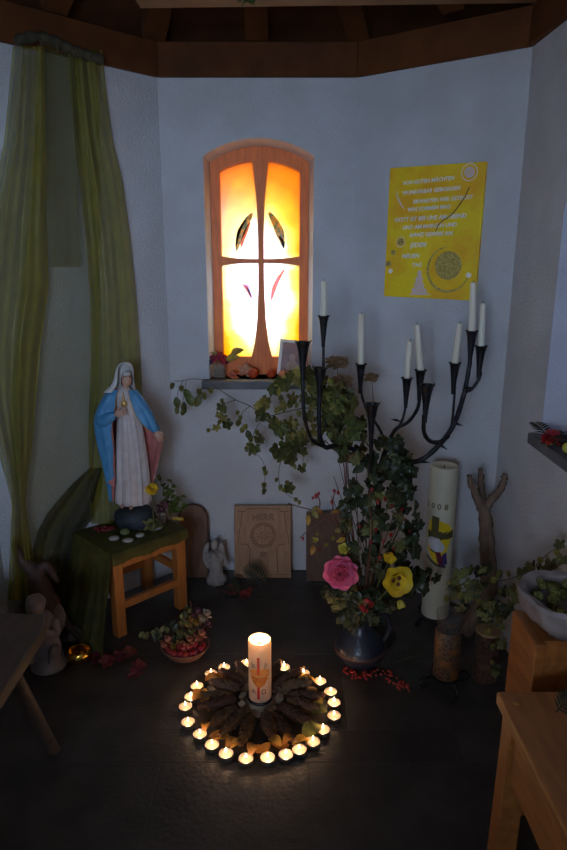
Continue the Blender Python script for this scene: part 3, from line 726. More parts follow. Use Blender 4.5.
wrapmesh('red_cross', strip(-.0075,.0005,.016,.060), pr, redw, pc); wrapmesh('red_cross', strip(-.0075,.0005,.104,.164), pr, redw, pc)
mb = MB(); n = 18; lo_r, hi_r = [], []
for i in range(n+1):
    u = -1+2*i/n; lo_r.append(Vector((u*.034, -.0014, .060+.045*abs(u)**2.2))); hi_r.append(Vector((u*.034, -.0014, .1075-.012*(1-u*u))))
mb.grid([lo_r, hi_r]); wrapmesh('gold_bowl', mb, pr, goldw, pc)
lo_r = [Vector((u*.034, -.0012, .1085-.011*(1-u*u))) for u in [-1+2*i/n for i in range(n+1)]]; hi_r = [Vector((u*.034, -.0012, .109+.016*math.sqrt(max(0,1-u*u)))) for u in [-1+2*i/n for i in range(n+1)]]
wrapmesh('amber_disc', MB().grid([lo_r, hi_r]), pr, mat('amber_wax', (.75,.30,.05), (.6,.2,.03), 40, .4), pc)
for k in range(34):
    u = rnd(-.85,.85); zlo = .064+.045*abs(u)**2.2; z = rnd(zlo, .094); a = -PI/2+u*.034/pr
    c = Vector((math.cos(a)*(pr+.002), math.sin(a)*(pr+.002), z)); part('glitter_bead', MB().ell(c, (.0014,.0014,.0014), 6, 4), glit, pc)
rosew = mat('faded_rose_lettering', (.42,.16,.12), None, 20, .5); inkm = mat('wheat_ear_ink', (.12,.10,.07), None, 20, .5)
def wraptext(s, size, x, z, r, m, parent, name='lettering', a0=-PI/2, d=.0012):
    me = text_mesh(s, size, .0004); mb = MB(); mb.v = [Vector((v.co.x+x, -d-v.co.z, v.co.y+z)) for v in me.vertices]; mb.f = [tuple(p.vertices) for p in me.polygons]
    bpy.data.meshes.remove(me); return wrapmesh(name, mb, r, m, parent, a0)
wraptext('A', .020, -.020, .036, pr, rosew, pc); wraptext('\u03a9', .022, .013, .034, pr, rosew, pc)
for a in (-1, 1):
    mb = MB()
    for k in range(4):
        mb.ell((a*.0185-.0035+a*k*.0012, -.001, .126+k*.005), (.0028,.0008,.0012), 6, 4)
    for k in range(3):
        mb.ell((a*.0185+.0025+a*k*.0012, -.001, .128+k*.005), (.0024,.0008,.0012), 6, 4)
    o = wrapmesh('wheat_ear', mb, pr, inkm, pc); o['kind'] = 'stuff'

# pine cones laid as rays around it
conem = mat('pine_cone_brown', (.17,.085,.04), (.085,.04,.02), 50, .7, rand=.3, bump=.2)
def cone_mesh(L=.115, r=.021, seed=0):
    rr = random.Random(seed); mb = MB()
    mb.lathe([(.004,0),(r*.62,L*.12),(r*.74,L*.4),(r*.6,L*.72),(.003,L)], 10)
    nsc = 74
    for k in range(nsc):
        t = k/nsc; a = k*2.39996; z = L*(.03+.93*t); w = r*(.35+.65*math.sin(PI*min(1,.22+t*.8)))
        e = Vector((math.cos(a), math.sin(a), 0)); s_ = Vector((-e.y, e.x, 0)); up_ = Vector((0,0,1))
        b = e*w*.5+up_*z; tip = e*w*.98+up_*(z+L*.085); q = r*.36
        mb.add([b-s_*q*.6, b+s_*q*.6, tip+s_*q-up_*.003, tip+e*.002+up_*.003, tip-s_*q-up_*.003, e*w*.75+up_*(z-.004)], [(0,1,2,3),(0,3,4),(0,4,5),(5,2,1),(5,4,3),(5,3,2)])
    return mb.xf(Matrix.Rotation(-PI/2, 4, 'X')).mesh('pine_cone', conem, False)
cones = [cone_mesh(.122,.020,1), cone_mesh(.108,.022,2), cone_mesh(.13,.0185,3)]
for k in range(17):
    a = 2*PI*k/17+rnd(-.07,.07)+.1; me = cones[k % 3]; rad = .076 if k % 2 else .084
    t = inst('pine_cone', me, None, RC+Vector((math.cos(a)*rad, math.sin(a)*rad, .0265+(.006 if k % 2 else 0))), frame_q((math.cos(a), math.sin(a), -.03), (0,0,1)), 1)
    tag(t, 'brown pine cone lying like a ray around the pillar candle', 'pine cone', 'pine cones around the pillar candle')
# yellow autumn leaves between them
yl = mat('autumn_leaf_yellow', (.52,.27,.04), (.36,.16,.025), 40, .6, rand=.3, trans=.25); gl_ = mat('autumn_leaf_green', (.24,.24,.04), (.16,.15,.03), 40, .6, rand=.2, trans=.2)
def simple_leaf(L=.06, w=.026, curl=.012, m=None, name='leaf', n=6, serr=0):
    rows_ = []
    for i in range(n+1):
        t = i/n; h = w*math.sin(PI*(t*.94+.03))**.75*(1-.25*t)*(1+serr*(-1)**i); zc = curl*math.sin(PI*t*.9)-curl*.8*t*t
        rows_.append([Vector((-h, L*t, zc+.25*h)), Vector((-h*.5, L*t, zc+.07*h)), Vector((0, L*t, zc)), Vector((h*.5, L*t, zc+.07*h)), Vector((h, L*t, zc+.25*h))])
    return MB().grid(rows_).mesh(name, m)
ylm = [simple_leaf(.05,.018,.010,yl), simple_leaf(.058,.022,-.006,yl), simple_leaf(.045,.019,.018,yl)]; glm = simple_leaf(.072,.030,.012,gl_)
lp = [(212,679),(222,676),(205,705),(243,674),(249,668),(207,728),(222,740),(217,737),(238,746),(275,744),(281,745),(290,743),(302,742),(297,675),(310,684),(306,681),(316,700),(318,706),(232,743),(263,751),(254,750),(312,694),(200,690),(199,699)]
for i, (x, y) in enumerate(lp):
    p = PZ(x, y, .012); a = math.atan2(p.y-RC.y, p.x-RC.x)+rnd(.3,1.5)*R.choice((-1,1)); p += Vector((math.cos(a), math.sin(a), 0))*.024
    t = inst('autumn_leaf', ylm[i % 3], None, p, frame_q((-math.cos(a), -math.sin(a), rnd(-.02,.10)), (rnd(-.2,.2), rnd(-.2,.2), 1)), rnd(.9,1.2)); t.location.z = .012+.008*(i % 2)
    tag(t, 'curled yellow autumn leaf lying in the circle of tealights', 'leaf', 'yellow leaves in the floor circle')
t = inst('autumn_leaf', glm, None, PZ(303,738,.012)+Vector((0,0,.004)), frame_q((.75,.6,.1), (0,-.2,1))); tag(t, 'broad green leaf lying between the cones and the tealights', 'leaf')
t = inst('autumn_leaf', glm, None, PZ(309,712,.012)+Vector((0,0,.004)), frame_q((.9,-.1,.1), (0,-.2,1)), .8); tag(t, 'small greenish leaf beside the cones at the pillar candle', 'leaf')
shm = mat('window_reflection', (.75,.8,.88), None, 10, .05, metal=1)  # mirror pieces added as the window's reflection in the polished floor
for (x, y, L_, w, a, lab) in ((250.5,731,.055,.012,1.5,'long narrow mirror strip added for the window reflection between two pine cones'), (243,745,.022,.016,.9,'small mirror piece added for the window reflection beside a tealight in the ring')):
    p = PZ(x, y, .002); mb = MB().prism([Vector((-L_/2,0,0)), Vector((0,-w/2,0)), Vector((L_/2,-w*.2,0)), Vector((L_*.3,w/2,0))], (0,0,.002)); o = part('window_reflection', mb, shm, None, False); o.location = (p.x, p.y, .0005); o.rotation_euler.z = a; tag(o, lab, 'reflection')

# ------------------------------------------------------------------ candelabra
ib = Vector((.345, 2.2, 0)); cb = thing('iron_candelabra', 'black forged iron candelabra with branching arms and funnel cups', 'candelabra', ib)
CUP = [(323.6,316,2.32,1),(320,368,2.14,0),(303,342,2.05,0),(361,364,2.36,1),(372,404,2.05,0),(407,378,2.30,1),(420.6,370,2.24,1),(427,385,2.06,0),(455,363,2.22,1),(472,331,2.17,1),(481,346,2.16,1)]
hub = P(379,478,2.2)
part('post', MB().tube([ib*0+Vector((0,0,.0)), Vector((0,0,.3)), hub-ib], [.014,.012,.011], 10), M['iron'], cb)
part('foot_plate', MB().lathe([(.001,0),(.085,0),(.085,.008),(.03,.014),(.013,.03)], 24), M['iron'], cb)
part('hub_collar', MB().lathe([(.012,-.02),(.02,-.012),(.02,.012),(.012,.02)], 14, hub-ib), M['iron'], cb)
def arm(pts, r=.0075, name='arm', taper=.8):
    q = cr([P(*p)-ib for p in pts], 6); m_ = len(q)
    return part(name, MB().tube(q, [r*lerp(1, taper, i/(m_-1))*(1+.06*math.sin(i*1.7)) for i in range(m_)], 9), M['iron'], cb)
arm([(379,474,2.2),(402,463,2.19),(421,460,2.19),(440,444,2.18),(454,424,2.18),(463,398,2.17),(467,380,2.17),(470,362,2.17)], .0105, taper=.7)
arm([(465,392,2.17),(472,389,2.17),(479,379,2.165),(481,372,2.16)], .006)
arm([(451,430,2.18),(453,415,2.20),(454.5,394,2.22),(455,385,2.22)], .0052)
arm([(448,436,2.18),(440,442,2.14),(430,441,2.10),(424,432,2.07),(424,415,2.06)], .0085)
arm([(379,470,2.2),(385,450,2.24),(395,430,2.28),(408,422,2.27),(417,410,2.25),(420,398,2.24)], .0075)
arm([(398,428,2.28),(403,418,2.29),(406,404,2.30),(407,396,2.30)], .005)
arm([(379,474,2.2),(372,476,2.12),(371,462,2.07),(371,440,2.05)], .0085)
arm([(379,470,2.2),(386,450,2.24),(380,430,2.30),(368,412,2.34),(362,396,2.36),(361,384,2.36)], .006)
arm([(379,478,2.2),(365,458,2.19),(350,448,2.18),(335,446,2.16),(325,447,2.15),(320,436,2.14),(319,412,2.14),(319.5,396,2.14)], .0095)
arm([(350,448,2.18),(335,444,2.22),(327,428,2.28),(324,400,2.31),(323.5,360,2.32),(323.5,345,2.32)], .006)
arm([(325,447,2.15),(312,440,2.10),(305,420,2.06),(303,395,2.05),(303,374,2.05)], .007)
for tx, ty, ty2 in ((467,388,2.16),(457,424,2.17),(442,446,2.17),(424,462,2.18),(396,420,2.27),(345,446,2.17)):     # thorn spikes on the arms
    c = P(tx, ty, ty2)-ib; a = rnd(-.5,.5)
    part('thorn', MB().tube([c+Vector((-.018*math.cos(a),0,-.018*math.sin(a))), c, c+Vector((.02*math.cos(a),-.004,.02*math.sin(a)-.004))], [.0012,.005,.001], 6), M['iron'], cb)
for i, (x, y, Y, lit) in enumerate(CUP):
    big = 1.18 if not lit else 1.0; top = P(x, y, Y)-ib; r1 = .0185*big; h = .088*big
    part('cup', MB().lathe([(.0065,-h-.022),(.0075,-h),(.011,-h*.6),(r1*.82,-h*.2),(r1,-.004),(r1*1.22,.0),(r1*1.22,.002),(r1*.9,.001),(r1*.6,-.03),(.001,-.032)], 16, top), M['iron'], cb)
    if not lit:
        for k in range(3):
            a = k*2.1+.4; e = Vector((math.cos(a), math.sin(a), 0)); part('rim_tip', MB().tube([top+e*r1*1.1, top+e*r1*1.45+Vector((0,0,.004))], [.0025,.0006], 5), M['iron'], cb)
ctop = {0:(324,281,'white taper candle in the cup beside the painted window'), 3:(361.5,314,'white taper candle with a dripped edge rising behind the hop leaves'), 5:(410,341,'short leaning taper candle, the lowest of the paired cups under the yellow canvas'), 6:(417,324,'tall leaning taper candle in the cup next to the short one'),
        8:(460,323,'slim taper candle on its own upright rod of the iron arm'), 9:(473.5,282,'tallest white taper candle, reaching up to the yellow canvas corner'), 10:(483,303,'white taper candle in the outermost cup of the candelabra')}
for i, (x, y, lab) in ctop.items():
    cx0, cy0, Y, _ = CUP[i]; a = P(cx0, cy0, Y); b = P(x, y, Y); d = (b-a); base = a-d.normalized()*.026
    t = thing('taper_candle', lab, 'candle', base, 0, 'taper candles in the iron candelabra'); v = b-base
    part('wax', MB().tube([v*0, v*.3, v*.985, v], [.0118,.0116,.0098,.007], 14), M['wax'], t)
    part('wick', MB().tube([v, v+Vector((.001,0,.008))], .001, 5), M['wick'], t)

# ------------------------------------------------------------------ yellow painted canvas with the verse
nR = Vector(((C[1]-C[2]).y*-1, (C[1]-C[2]).x, 0)).normalized()
if nR.y < 0: nR = -nR
cR = nR.dot(C[1])
tlc, trc, blc, brc = [PL(x, y, nR, cR-.012) for x, y in ((389,168.5),(483.5,161.5),(385.5,296),(478.5,301))]
cc = (tlc+trc+blc+brc)/4; ex = ((trc-tlc)+(brc-blc)); ex.z = 0; ex.normalize(); ez = Vector((0,0,1)); en = ex.cross(ez)
if en.dot(CO-cc) < 0: en = -en
roll = math.atan2(((trc-tlc)+(brc-blc)).z, ((trc-tlc)+(brc-blc)).dot(ex)); Wd = ((trc-tlc).length+(brc-blc).length)/2; Hd = ((trc-blc).length*0+(tlc-blc).length+(trc-brc).length)/2
ca = thing('verse_canvas', 'bright yellow painted canvas with a white handwritten verse on the wall', 'painting', cc)
MC = Matrix((ex, -en, ez)).transposed().to_4x4() @ Matrix.Rotation(-roll, 4, 'Y')
def canvas_mat():
    m = mat('yellow_canvas_paint', (.95,.68,.008), (.90,.46,.006), 9, .55, bump=.25, bscale=60, detail=5, lo=.36, hi=.60); return m
part('canvas', MB().box(-Wd/2, Wd/2, -.004, .011, -Hd/2, Hd/2).xf(MC), canvas_mat(), ca, False, .002)
wp = mat('white_paint', (.95,.88,.80), None, 30, .6); gg = mat('gold_leaf', (.55,.42,.12), (.30,.22,.05), 120, .3, metal=.6, bump=.4); lilac = mat('lilac_paint', (.72,.60,.66), (.80,.55,.35), 60, .6)
def cv(px, py): # canvas-local from crop pixel (crop 567x773 of region 380..490, 155..305)
    X = 380+px/5.155; Yp = 155+py/5.155; p = PL(X, Yp, nR, cR-.02)-cc; q = MC.inverted() @ p; return q.x, q.z
lines = [('VON GUTEN M\u00c4CHTEN',245,135,270),('WUNDERBAR GEBORGEN',258,186,305),('ERWARTEN WIR GETROST',318,232,315),('WAS KOMMEN MAG',248,277,225),('GOTT IST BEI UNS AM ABEND',252,328,380),('UND AM MORGEN UND',250,370,285),('GANZ GEWISS AN',258,412,225),('JEDEM',195,468,85),('NEUEN',155,525,90),('TAG',187,570,50)]
for s_, x, y, w in lines:
    x0, z0 = cv(x, y); x1, _ = cv(x+w/2, y); w_ = 2*(x1-x0)
    me = text_mesh(s_, .02, .0005, shear=.12); xs_ = [v.co.x for v in me.vertices]; sc_ = w_/(max(xs_)-min(xs_)); mb = MB()
    zs2 = min(1.25, max(.95, sc_))
    mb.v = [MC @ Vector((v.co.x*sc_+x0, -.0048-v.co.z, v.co.y*zs2+z0-.004+.04*v.co.x)) for v in me.vertices]; mb.f = [tuple(p.vertices) for p in me.polygons]; bpy.data.meshes.remove(me)
    part('verse_line', mb, wp, ca, False)
def disc(px, py, r, m, name, inner=0):
    x, z = cv(px, py); n = 28; mb = MB()
    if inner: mb.grid([[MC @ Vector((x+math.cos(2*PI*k/n)*q, -.0055, z+math.sin(2*PI*k/n)*q)) for k in range(n)] for q in (inner, r)], True)
    else: mb.prism([MC @ Vector((x+math.cos(2*PI*k/n)*r, -.0042, z+math.sin(2*PI*k/n)*r)) for k in range(n)], MC.to_3x3() @ Vector((0,-.0016,0)))
    return part(name, mb, m, ca, False)
u1 = .00068
disc(460,88,.019,lilac,'painted_sun'); disc(460,88,.030,wp,'painted_halo',.027)
disc(350,570,.052,gg,'gold_disc')
disc(105,448,.014,gg,'gold_disc'); disc(105,448,.020,lilac,'painted_halo',.0175); disc(67,503,.010,gg,'gold_disc'); disc(42,562,.012,gg,'gold_disc'); disc(52,598,.009,wp,'painted_dot'); disc(455,620,.010,wp,'painted_dot')
mb = MB(); ar = []
x, z = cv(350,590)
for k in range(30):
    a = math.radians(100+k*8.4); ar.append((a, .0035*(.4+math.sin(PI*k/29))))
mb.grid([[MC @ Vector((x+math.cos(a)*(.081+h), -.005, z+math.sin(a)*(.081+h))) for a, h in ar], [MC @ Vector((x+math.cos(a)*(.081-h), -.005, z+math.sin(a)*(.081-h))) for a, h in ar]]); part('glitter_arc', mb, gg, ca, False)
pts = [cv(*p) for p in ((458,165),(448,185),(440,210),(428,232),(405,265),(380,292),(350,320),(325,335),(300,360),(285,392))]
part('painted_crack', MB().tube([MC @ Vector((x+rnd(-.002,.002), -.005, z+rnd(-.002,.002))) for x, z in pts], .0022, 6), mat('crack_brown', (.20,.10,.02), None, 30, .6), ca)
mb = MB(); pts = [cv(*p) for p in ((150,722),(165,705),(160,690),(178,680),(172,662),(183,655),(180,640),(192,625),(190,605),(204,590),(214,606),(210,622),(222,640),(214,655),(226,668),(224,685),(240,694),(236,708),(262,722))]
mb.prism([MC @ Vector((x, -.0042, z)) for x, z in pts], MC.to_3x3() @ Vector((0,-.001,0))); part('painted_figure', mb, lilac, ca, False)
mb = MB(); pts = [cv(*p) for p in ((85,180),(92,215),(110,255),(128,282),(112,270),(92,240),(82,210))]
mb.prism([MC @ Vector((x, -.0042, z)) for x, z in pts], MC.to_3x3() @ Vector((0,-.001,0))); part('painted_wing', mb, lilac, ca, False)

# ------------------------------------------------------------------ leaf and berry meshes
def lobed_leaf(name, m, s=.045, seed=0, fold=.25):
    rr = random.Random(seed); out = []
    for k in range(25):
        a = -PI*.86+2*PI*.86*k/24; t = a/PI
        r = s*(.62+.30*math.cos(5*a/1.72)**2*(1-.25*abs(t))+.12*math.cos(a))*rr.uniform(.93,1.07)
        x, y = r*math.sin(a), r*math.cos(a)+s*.28
        out.append(Vector((x*.9, y, fold*abs(x)-.22*max(0,y)**2/s+rr.uniform(-.03,.03)*s)))
    mb = MB(); c = Vector((0, s*.15, 0)); mid = [c+(p-c)*.5+Vector((0,0,.06*s*(-1)**i)) for i, p in enumerate(out)]
    mb.add([c]+mid+out, [(0, 1+i, 2+i) for i in range(24)]+[(1+i, 26+i, 27+i, 2+i) for i in range(24)])
    return mb.mesh(name, m)
def hop_cone(name, m, L=.034, r=.011):
    mb = MB()
    for k in range(26):
        t = k/26; a = k*2.4; z = -L*(.04+.86*t); w = r*(.45+.55*math.sin(PI*min(1,.3+t*.66)))
        e = Vector((math.cos(a), math.sin(a), 0)); s_ = Vector((-e.y, e.x, 0)); u = Vector((0,0,1))
        b = u*(z+L*.05); q = w*.62
        mb.add([b, b+e*w*.9+s_*q-u*L*.10, b+e*w*1.0-u*L*.20, b+e*w*.9-s_*q-u*L*.10, b+e*w*.55-u*L*.25], [(0,1,2,3), (1,4,2), (3,2,4)])
    mb.ell((0,0,-L*.5), (r*.55,r*.55,L*.45), 8, 6)
    return mb.mesh(name, m)
HL = [lobed_leaf('leaf', M['hop1'], .040, 1), lobed_leaf('leaf', M['hop2'], .036, 2), lobed_leaf('leaf', M['hop1'], .046, 3, .4), simple_leaf(.055,.020,.008,M['hop1'])]
HC_ = [hop_cone('hop_cone', M['hop3']), hop_cone('hop_cone', M['hop2'], .030, .012)]
IV = [lobed_leaf('leaf', M['ivy'], .036, 5, .15), lobed_leaf('leaf', M['ivy'], .030, 6, .2), lobed_leaf('leaf', M['ivyl'], .032, 7, .2), simple_leaf(.045,.017,.006,M['ivy'])]
hip_me = MB().ell((0,0,-.006), (.0055,.0055,.0075), 10, 7).tube([(0,0,-.013),(0,0,-.017)], [.0022,.0008], 5).mesh('rosehip', M['hip'])
def scat(root, base, polys, n, Y0, Y1, meshes, w, s0=.8, s1=1.2, face=.6, down=.8, name=None):
    xs_ = [p[0] for p in polys]; ys_ = [p[1] for p in polys]; k = 0; tr_ = 0; out = []
    while k < n and tr_ < n*60:
        tr_ += 1; x, y = rnd(min(xs_), max(xs_)), rnd(min(ys_), max(ys_))
        if not in_poly(x, y, polys): continue
        p = P(x, y, rnd(Y0, Y1)); me = R.choices(meshes, w)[0]
        if me.name.startswith('hop_cone'): q = Quaternion((1,0,0), rnd(-.3,.3)) @ Quaternion((0,1,0), rnd(-.3,.3))
        else: q = frame_q((rnd(-1,1), rnd(-.5,.2), rnd(-1,.5)-down), (rnd(-.8,.8), -face-rnd(0,.4), rnd(-.2,.9)))
        inst(name or me.name.split('.')[0], me, root, p-base, q, rnd(s0, s1)); out.append(p); k += 1
    return out
def vine(root, base, pts, r=.0022, name='stem', m=None):
    q = cr([P(*p)-base for p in pts], 5); return part(name, MB().tube(q, [lerp(r, r*.6, i/(len(q)-1)) for i in range(len(q))], 6), m or M['stem'], root)
def hang(root, base, pxs, Y, meshes, s=1.0):
    for x, y in pxs:
        me = R.choice(meshes); q = (Quaternion((1,0,0), rnd(-.3,.3)) @ Quaternion((0,1,0), rnd(-.35,.35))) if 'cone' in me.name else frame_q((rnd(-.5,.5), rnd(-.3,.1), -1), (rnd(-.5,.5), -1, rnd(0,.5)))
        inst(me.name.split('.')[0], me, root, P(x, y, Y+rnd(-.02,.02))-base, q, s*rnd(.85,1.15))

# jug
jb = Vector((.272, 2.03, 0)); jg = thing('clay_jug', 'squat dark blue glazed jug with a loop handle holding the bouquet', 'jug', jb)
part('body', MB().lathe([(.001,0),(.055,0),(.062,.008),(.088,.045),(.092,.065),(.080,.092),(.052,.125),(.036,.150),(.031,.185),(.033,.215),(.040,.232),(.037,.233),(.030,.214),(.028,.185),(.030,.152),(.001,.145)], 36), M['jug'], jg)
part('handle', MB().tube(cr([(.030,-.01,.200),(.070,-.015,.205),(.095,-.015,.175),(.098,-.013,.135),(.080,-.010,.095)], 6), .0075, 9), M['jug'], jg)
part('glaze_band', MB().lathe([(.0905,.056),(.0930,.060),(.0932,.066),(.0905,.070)], 36), mat('glaze_band', (.10,.05,.04), None, 20, .4), jg)

# hop garland trailing from the candelabra past the window sill
hb = P(330, 430, 2.42); hb = Vector((hb.x, hb.y, hb.z)); hg = thing('hop_garland', 'trailing hop vine with green cones draped over the candelabra beside the sill', 'hop vine', hb)
vine(hg, hb, [(372,450,2.2),(355,430,2.26),(335,415,2.33),(310,408,2.40),(285,412,2.45),(266,416,2.48),(250,406,2.5),(236,400,2.5),(223,392,2.5),(212,384,2.5),(206,380,2.5),(192,379,2.5),(181,381,2.5),(174,381,2.5)])
vine(hg, hb, [(236,400,2.5),(226,404,2.5),(221,415,2.5),(218,425,2.5),(209,431,2.5)], .0014)
vine(hg, hb, [(250,406,2.5),(243,412,2.5),(240,420,2.5),(245,430,2.5)], .0014)
vine(hg, hb, [(266,416,2.48),(258,425,2.48),(253,436,2.48),(251,448,2.48),(262,460,2.48),(265,472,2.48),(264,490,2.48)], .0014)
vine(hg, hb, [(290,440,2.42),(283,455,2.42),(279,470,2.42),(280,485,2.42),(288,495,2.42),(297,500,2.42)], .0014)
vine(hg, hb, [(300,435,2.40),(303,450,2.4),(303,464,2.4)], .0014)
vine(hg, hb, [(183,381,2.5),(178,392,2.5),(177,402,2.5)], .0012); vine(hg, hb, [(186,381,2.5),(184,395,2.5),(182,406,2.5)], .0012)
vine(hg, hb, [(330,410,2.34),(318,385,2.36),(300,372,2.38),(285,372,2.40)], .0018)
hang(hg, hb, [(173,382),(181,385),(185,389),(187,394),(176,397),(177,407),(184,402),(183,409),(199,388),(200,395),(203,392),(210,388)], 2.5, HC_+[HL[3]], .85)
hang(hg, hb, [(222,398),(221,404),(225,408),(219,412),(224,415),(220,420),(226,421),(209,428),(216,425)], 2.5, HC_+[HL[0],HL[1]], .72)
hang(hg, hb, [(238,410),(241,415),(239,420),(245,424),(247,430),(243,427)], 2.5, HC_+[HL[3]], .8)
hang(hg, hb, [(256,430),(250,436),(248,442),(255,445),(251,450),(258,436),(246,446)], 2.48, HC_+[HL[0],HL[3]], .8)
hang(hg, hb, [(264,466),(266,470),(264,482),(265,488)], 2.48, HC_+[HL[3]], .8)
hang(hg, hb, [(277,478),(281,484),(287,480),(283,488),(288,485),(294,464),(304,463),(302,466),(296,497),(299,500)], 2.42, HC_+[HL[0]], .72)
hang(hg, hb, [(282,452),(286,448),(292,446),(289,455),(299,442),(303,448),(296,436),(284,441),(291,438),(279,447)], 2.42, [HL[0],HL[2],HL[2]], .9)
scat(hg, hb, [(255,398),(275,385),(283,362),(300,368),(322,372),(345,380),(350,400),(340,430),(318,440),(300,440),(280,428),(265,418)], 120, 2.22, 2.46, HL[:3]+HC_, [3,5,2,4,3], .55, .95)
scat(hg, hb, [(322,378),(345,372),(358,400),(368,440),(360,455),(335,448),(325,420)], 62, 2.12, 2.34, HL[:3]+HC_, [4,3,2,3,2], .6, 1.0)
# leafy bunch in the jug
bb = jb+Vector((0,0,.16)); bo = thing('foliage_bunch', 'dense dark ivy and leaf bunch standing in the blue jug', 'foliage', bb)
for k in range(12):
    x1, y1 = rnd(330,412), rnd(462,560); vine(bo, bb, [(366+rnd(-3,3),618,2.03),(366+rnd(-8,10),590,2.05),(lerp(370,x1,.6),lerp(590,y1,.6),2.08),(x1,y1,rnd(2.06,2.16))], .002)
scat(bo, bb, [(352,455),(398,440),(414,462),(420,500),(418,560),(412,600),(395,590),(385,620),(350,616),(335,590),(338,545),(346,500)], 175, 1.97, 2.18, IV, [5,4,2,3], .7, 1.15)
scat(bo, bb, [(372,432),(398,436),(412,455),(400,478),(375,476),(366,455)], 40, 2.08, 2.2, IV, [5,4,2,2], .7, 1.0)
scat(bo, bb, [(325,585),(352,592),(372,588),(390,600),(378,625),(345,626),(332,604)], 46, 1.93, 2.0, IV, [4,4,4,3], .7, 1.0)
scat(bo, bb, [(412,568),(430,562),(440,575),(430,592),(415,588)], 12, 2.05, 2.2, IV, [4,4,2,1], .8, 1.1)
# rose-hip twigs
rb = jb+Vector((0,0,.17)); rt = thing('rosehip_twigs', 'reddish bare twigs with scarlet rose hips standing in the jug', 'twigs', rb)
tw = [[(362,618,2.04),(352,560,2.1),(347,510,2.15),(343,460,2.2),(334,450,2.22),(325,440,2.24)], [(347,510,2.15),(346,470,2.18),(345,445,2.2)], [(362,600,2.04),(340,530,2.05),(330,520,2.05),(318,512,2.05),(300,507,2.05),(288,503,2.05)],
      [(340,530,2.05),(334,515,2.04),(333,500,2.04),(336,490,2.04)], [(318,512,2.05),(320,503,2.05),(317,493,2.05)], [(362,590,2.04),(336,520,2.06),(312,528,2.06),(300,538,2.05)], [(364,600,2.04),(385,540,2.0),(392,520,2.0),(396,506,2.0)], [(364,600,2.04),(372,530,2.0),(368,500,2.0),(374,488,2.0)]]
for t_ in tw: vine(rt, rb, t_, .0026, 'twig', M['redstem'])
for x, y in ((334,489),(338,491),(316,494),(319,492),(313,497),(303,537),(332,500),(381,522),(392,505),(396,512),(378,500),(372,488),(385,497),(402,508),(376,528),(388,515),(405,518),(383,540),(371,540),(391,533),(399,497),(360,525),(356,541),(410,530),(380,556),(394,548)):
    inst('rosehip', hip_me, rt, P(x, y, 1.99+rnd(-.02,.03) if x > 350 else 2.05)-rb, Quaternion((1,0,0), rnd(-.6,.6)), rnd(.8,1.15))
yl2 = simple_leaf(.03,.010,.004,M['hop2']); yl3 = simple_leaf(.035,.010,.004,yl)
for x, y in ((313,511),(318,506),(322,513),(308,515),(335,532),(345,538),(314,545),(318,541),(340,510)):
    inst('leaf', R.choice([yl2, yl3]), rt, P(x, y, 2.03)-rb, frame_q((rnd(-1,1),-.3,rnd(-.6,1)), (0,-1,.3)), 1)
# dried umbels
def umbel(x, y, Y, r, lab, root_pts):
    c = P(x, y, Y); b = P(*root_pts[0]); t = thing('dried_umbel', lab, 'dried flower', b)
    vine(t, b, root_pts+[(x, y+3, Y)], .002, 'stem', M['redstem']); mb = MB()
    for k in range(95):
        a = rnd(0, 6.28); q = r*math.sqrt(rnd(0, 1)); e = c-b+Vector((q*math.cos(a), q*math.sin(a)*.7, rnd(-.45,.45)*r+.3*(r-q)))
        mb.tube([c-b-Vector((0,0,r*.5)), e], [.0007,.0005], 4, False); mb.ell(e, (.0062,.0062,.0044), 6, 4)
    part('florets', mb, M['dryflower'], t, kind='stuff')
umbel(337, 363, 2.34, .040, 'broad dried brown umbel rising beside the window sill', [(360,600,2.06),(352,520,2.15),(344,440,2.25)])
umbel(372, 378, 2.38, .026, 'small dried brown umbel standing behind the upright taper candle', [(364,600,2.06),(368,500,2.2),(374,430,2.3)])
umbel(356, 458, 2.18, .024, 'dried brown umbel half hidden under the candelabra hub', [(362,600,2.06),(358,540,2.1),(357,490,2.15)])
umbel(343, 382, 2.22, .034, 'dried brown umbel tangled in the hop leaves on the candelabra', [(361,600,2.05),(352,530,2.12),(347,450,2.2)])
# rose
def petal(L, w, cup, m, name='petal', n=5):
    rows_ = []
    for i in range(n+1):
        t = i/n; h = w*(.35+.65*math.sin(PI*min(1,t*.75+.05)))*(1 if t < .9 else .8); row = []
        for k in range(5):
            u = -1+k/2; row.append(Vector((u*h, L*t-.12*L*u*u*t, cup*(t*t)*1.0+cup*.9*u*u*(.3+t)-(.35*cup if t > .9 else 0))))
        rows_.append(row)
    return MB().grid(rows_).mesh(name, m)
def flower(name, lab, cat, px, py, Y, stem_pts, layers, face, size, m, centre=None, group=None):
    c = P(px, py, Y); b = P(*stem_pts[0]); t = thing(name, lab, cat, b, 0, group)
    vine(t, b, stem_pts+[(px, py, Y+.02)], .0025, 'stem', M['ivyl'])
    fd = Vector(face).normalized(); q0 = frame_q(fd.orthogonal(), fd)
    for (n, tilt, L, w, cup, off) in layers:
        me = petal(L*size, w*size, cup*size, m)
        for k in range(n):
            a = 2*PI*k/n+off+rnd(-.12,.12); q = q0 @ Quaternion((0,0,1), a) @ Quaternion((1,0,0), tilt+rnd(-.08,.08))
            inst('petal', me, t, c-b, q, rnd(.93,1.07))
    if centre: centre(t, c-b, fd, q0)
    return t
rose_l = [(5,1.35,.62,.30,.30,0),(6,1.08,.78,.38,.30,.5),(7,.78,.92,.44,.26,.2),(8,.45,1.02,.48,.20,.7),(8,.12,1.05,.50,.10,.3)]
flower('pink_rose', 'large open pink rose leaning out of the blue jug', 'flower', 341, 572, 1.93, [(364,612,2.02),(352,590,1.97)], rose_l, (-.15,-1,.35), .056, M['pink'])
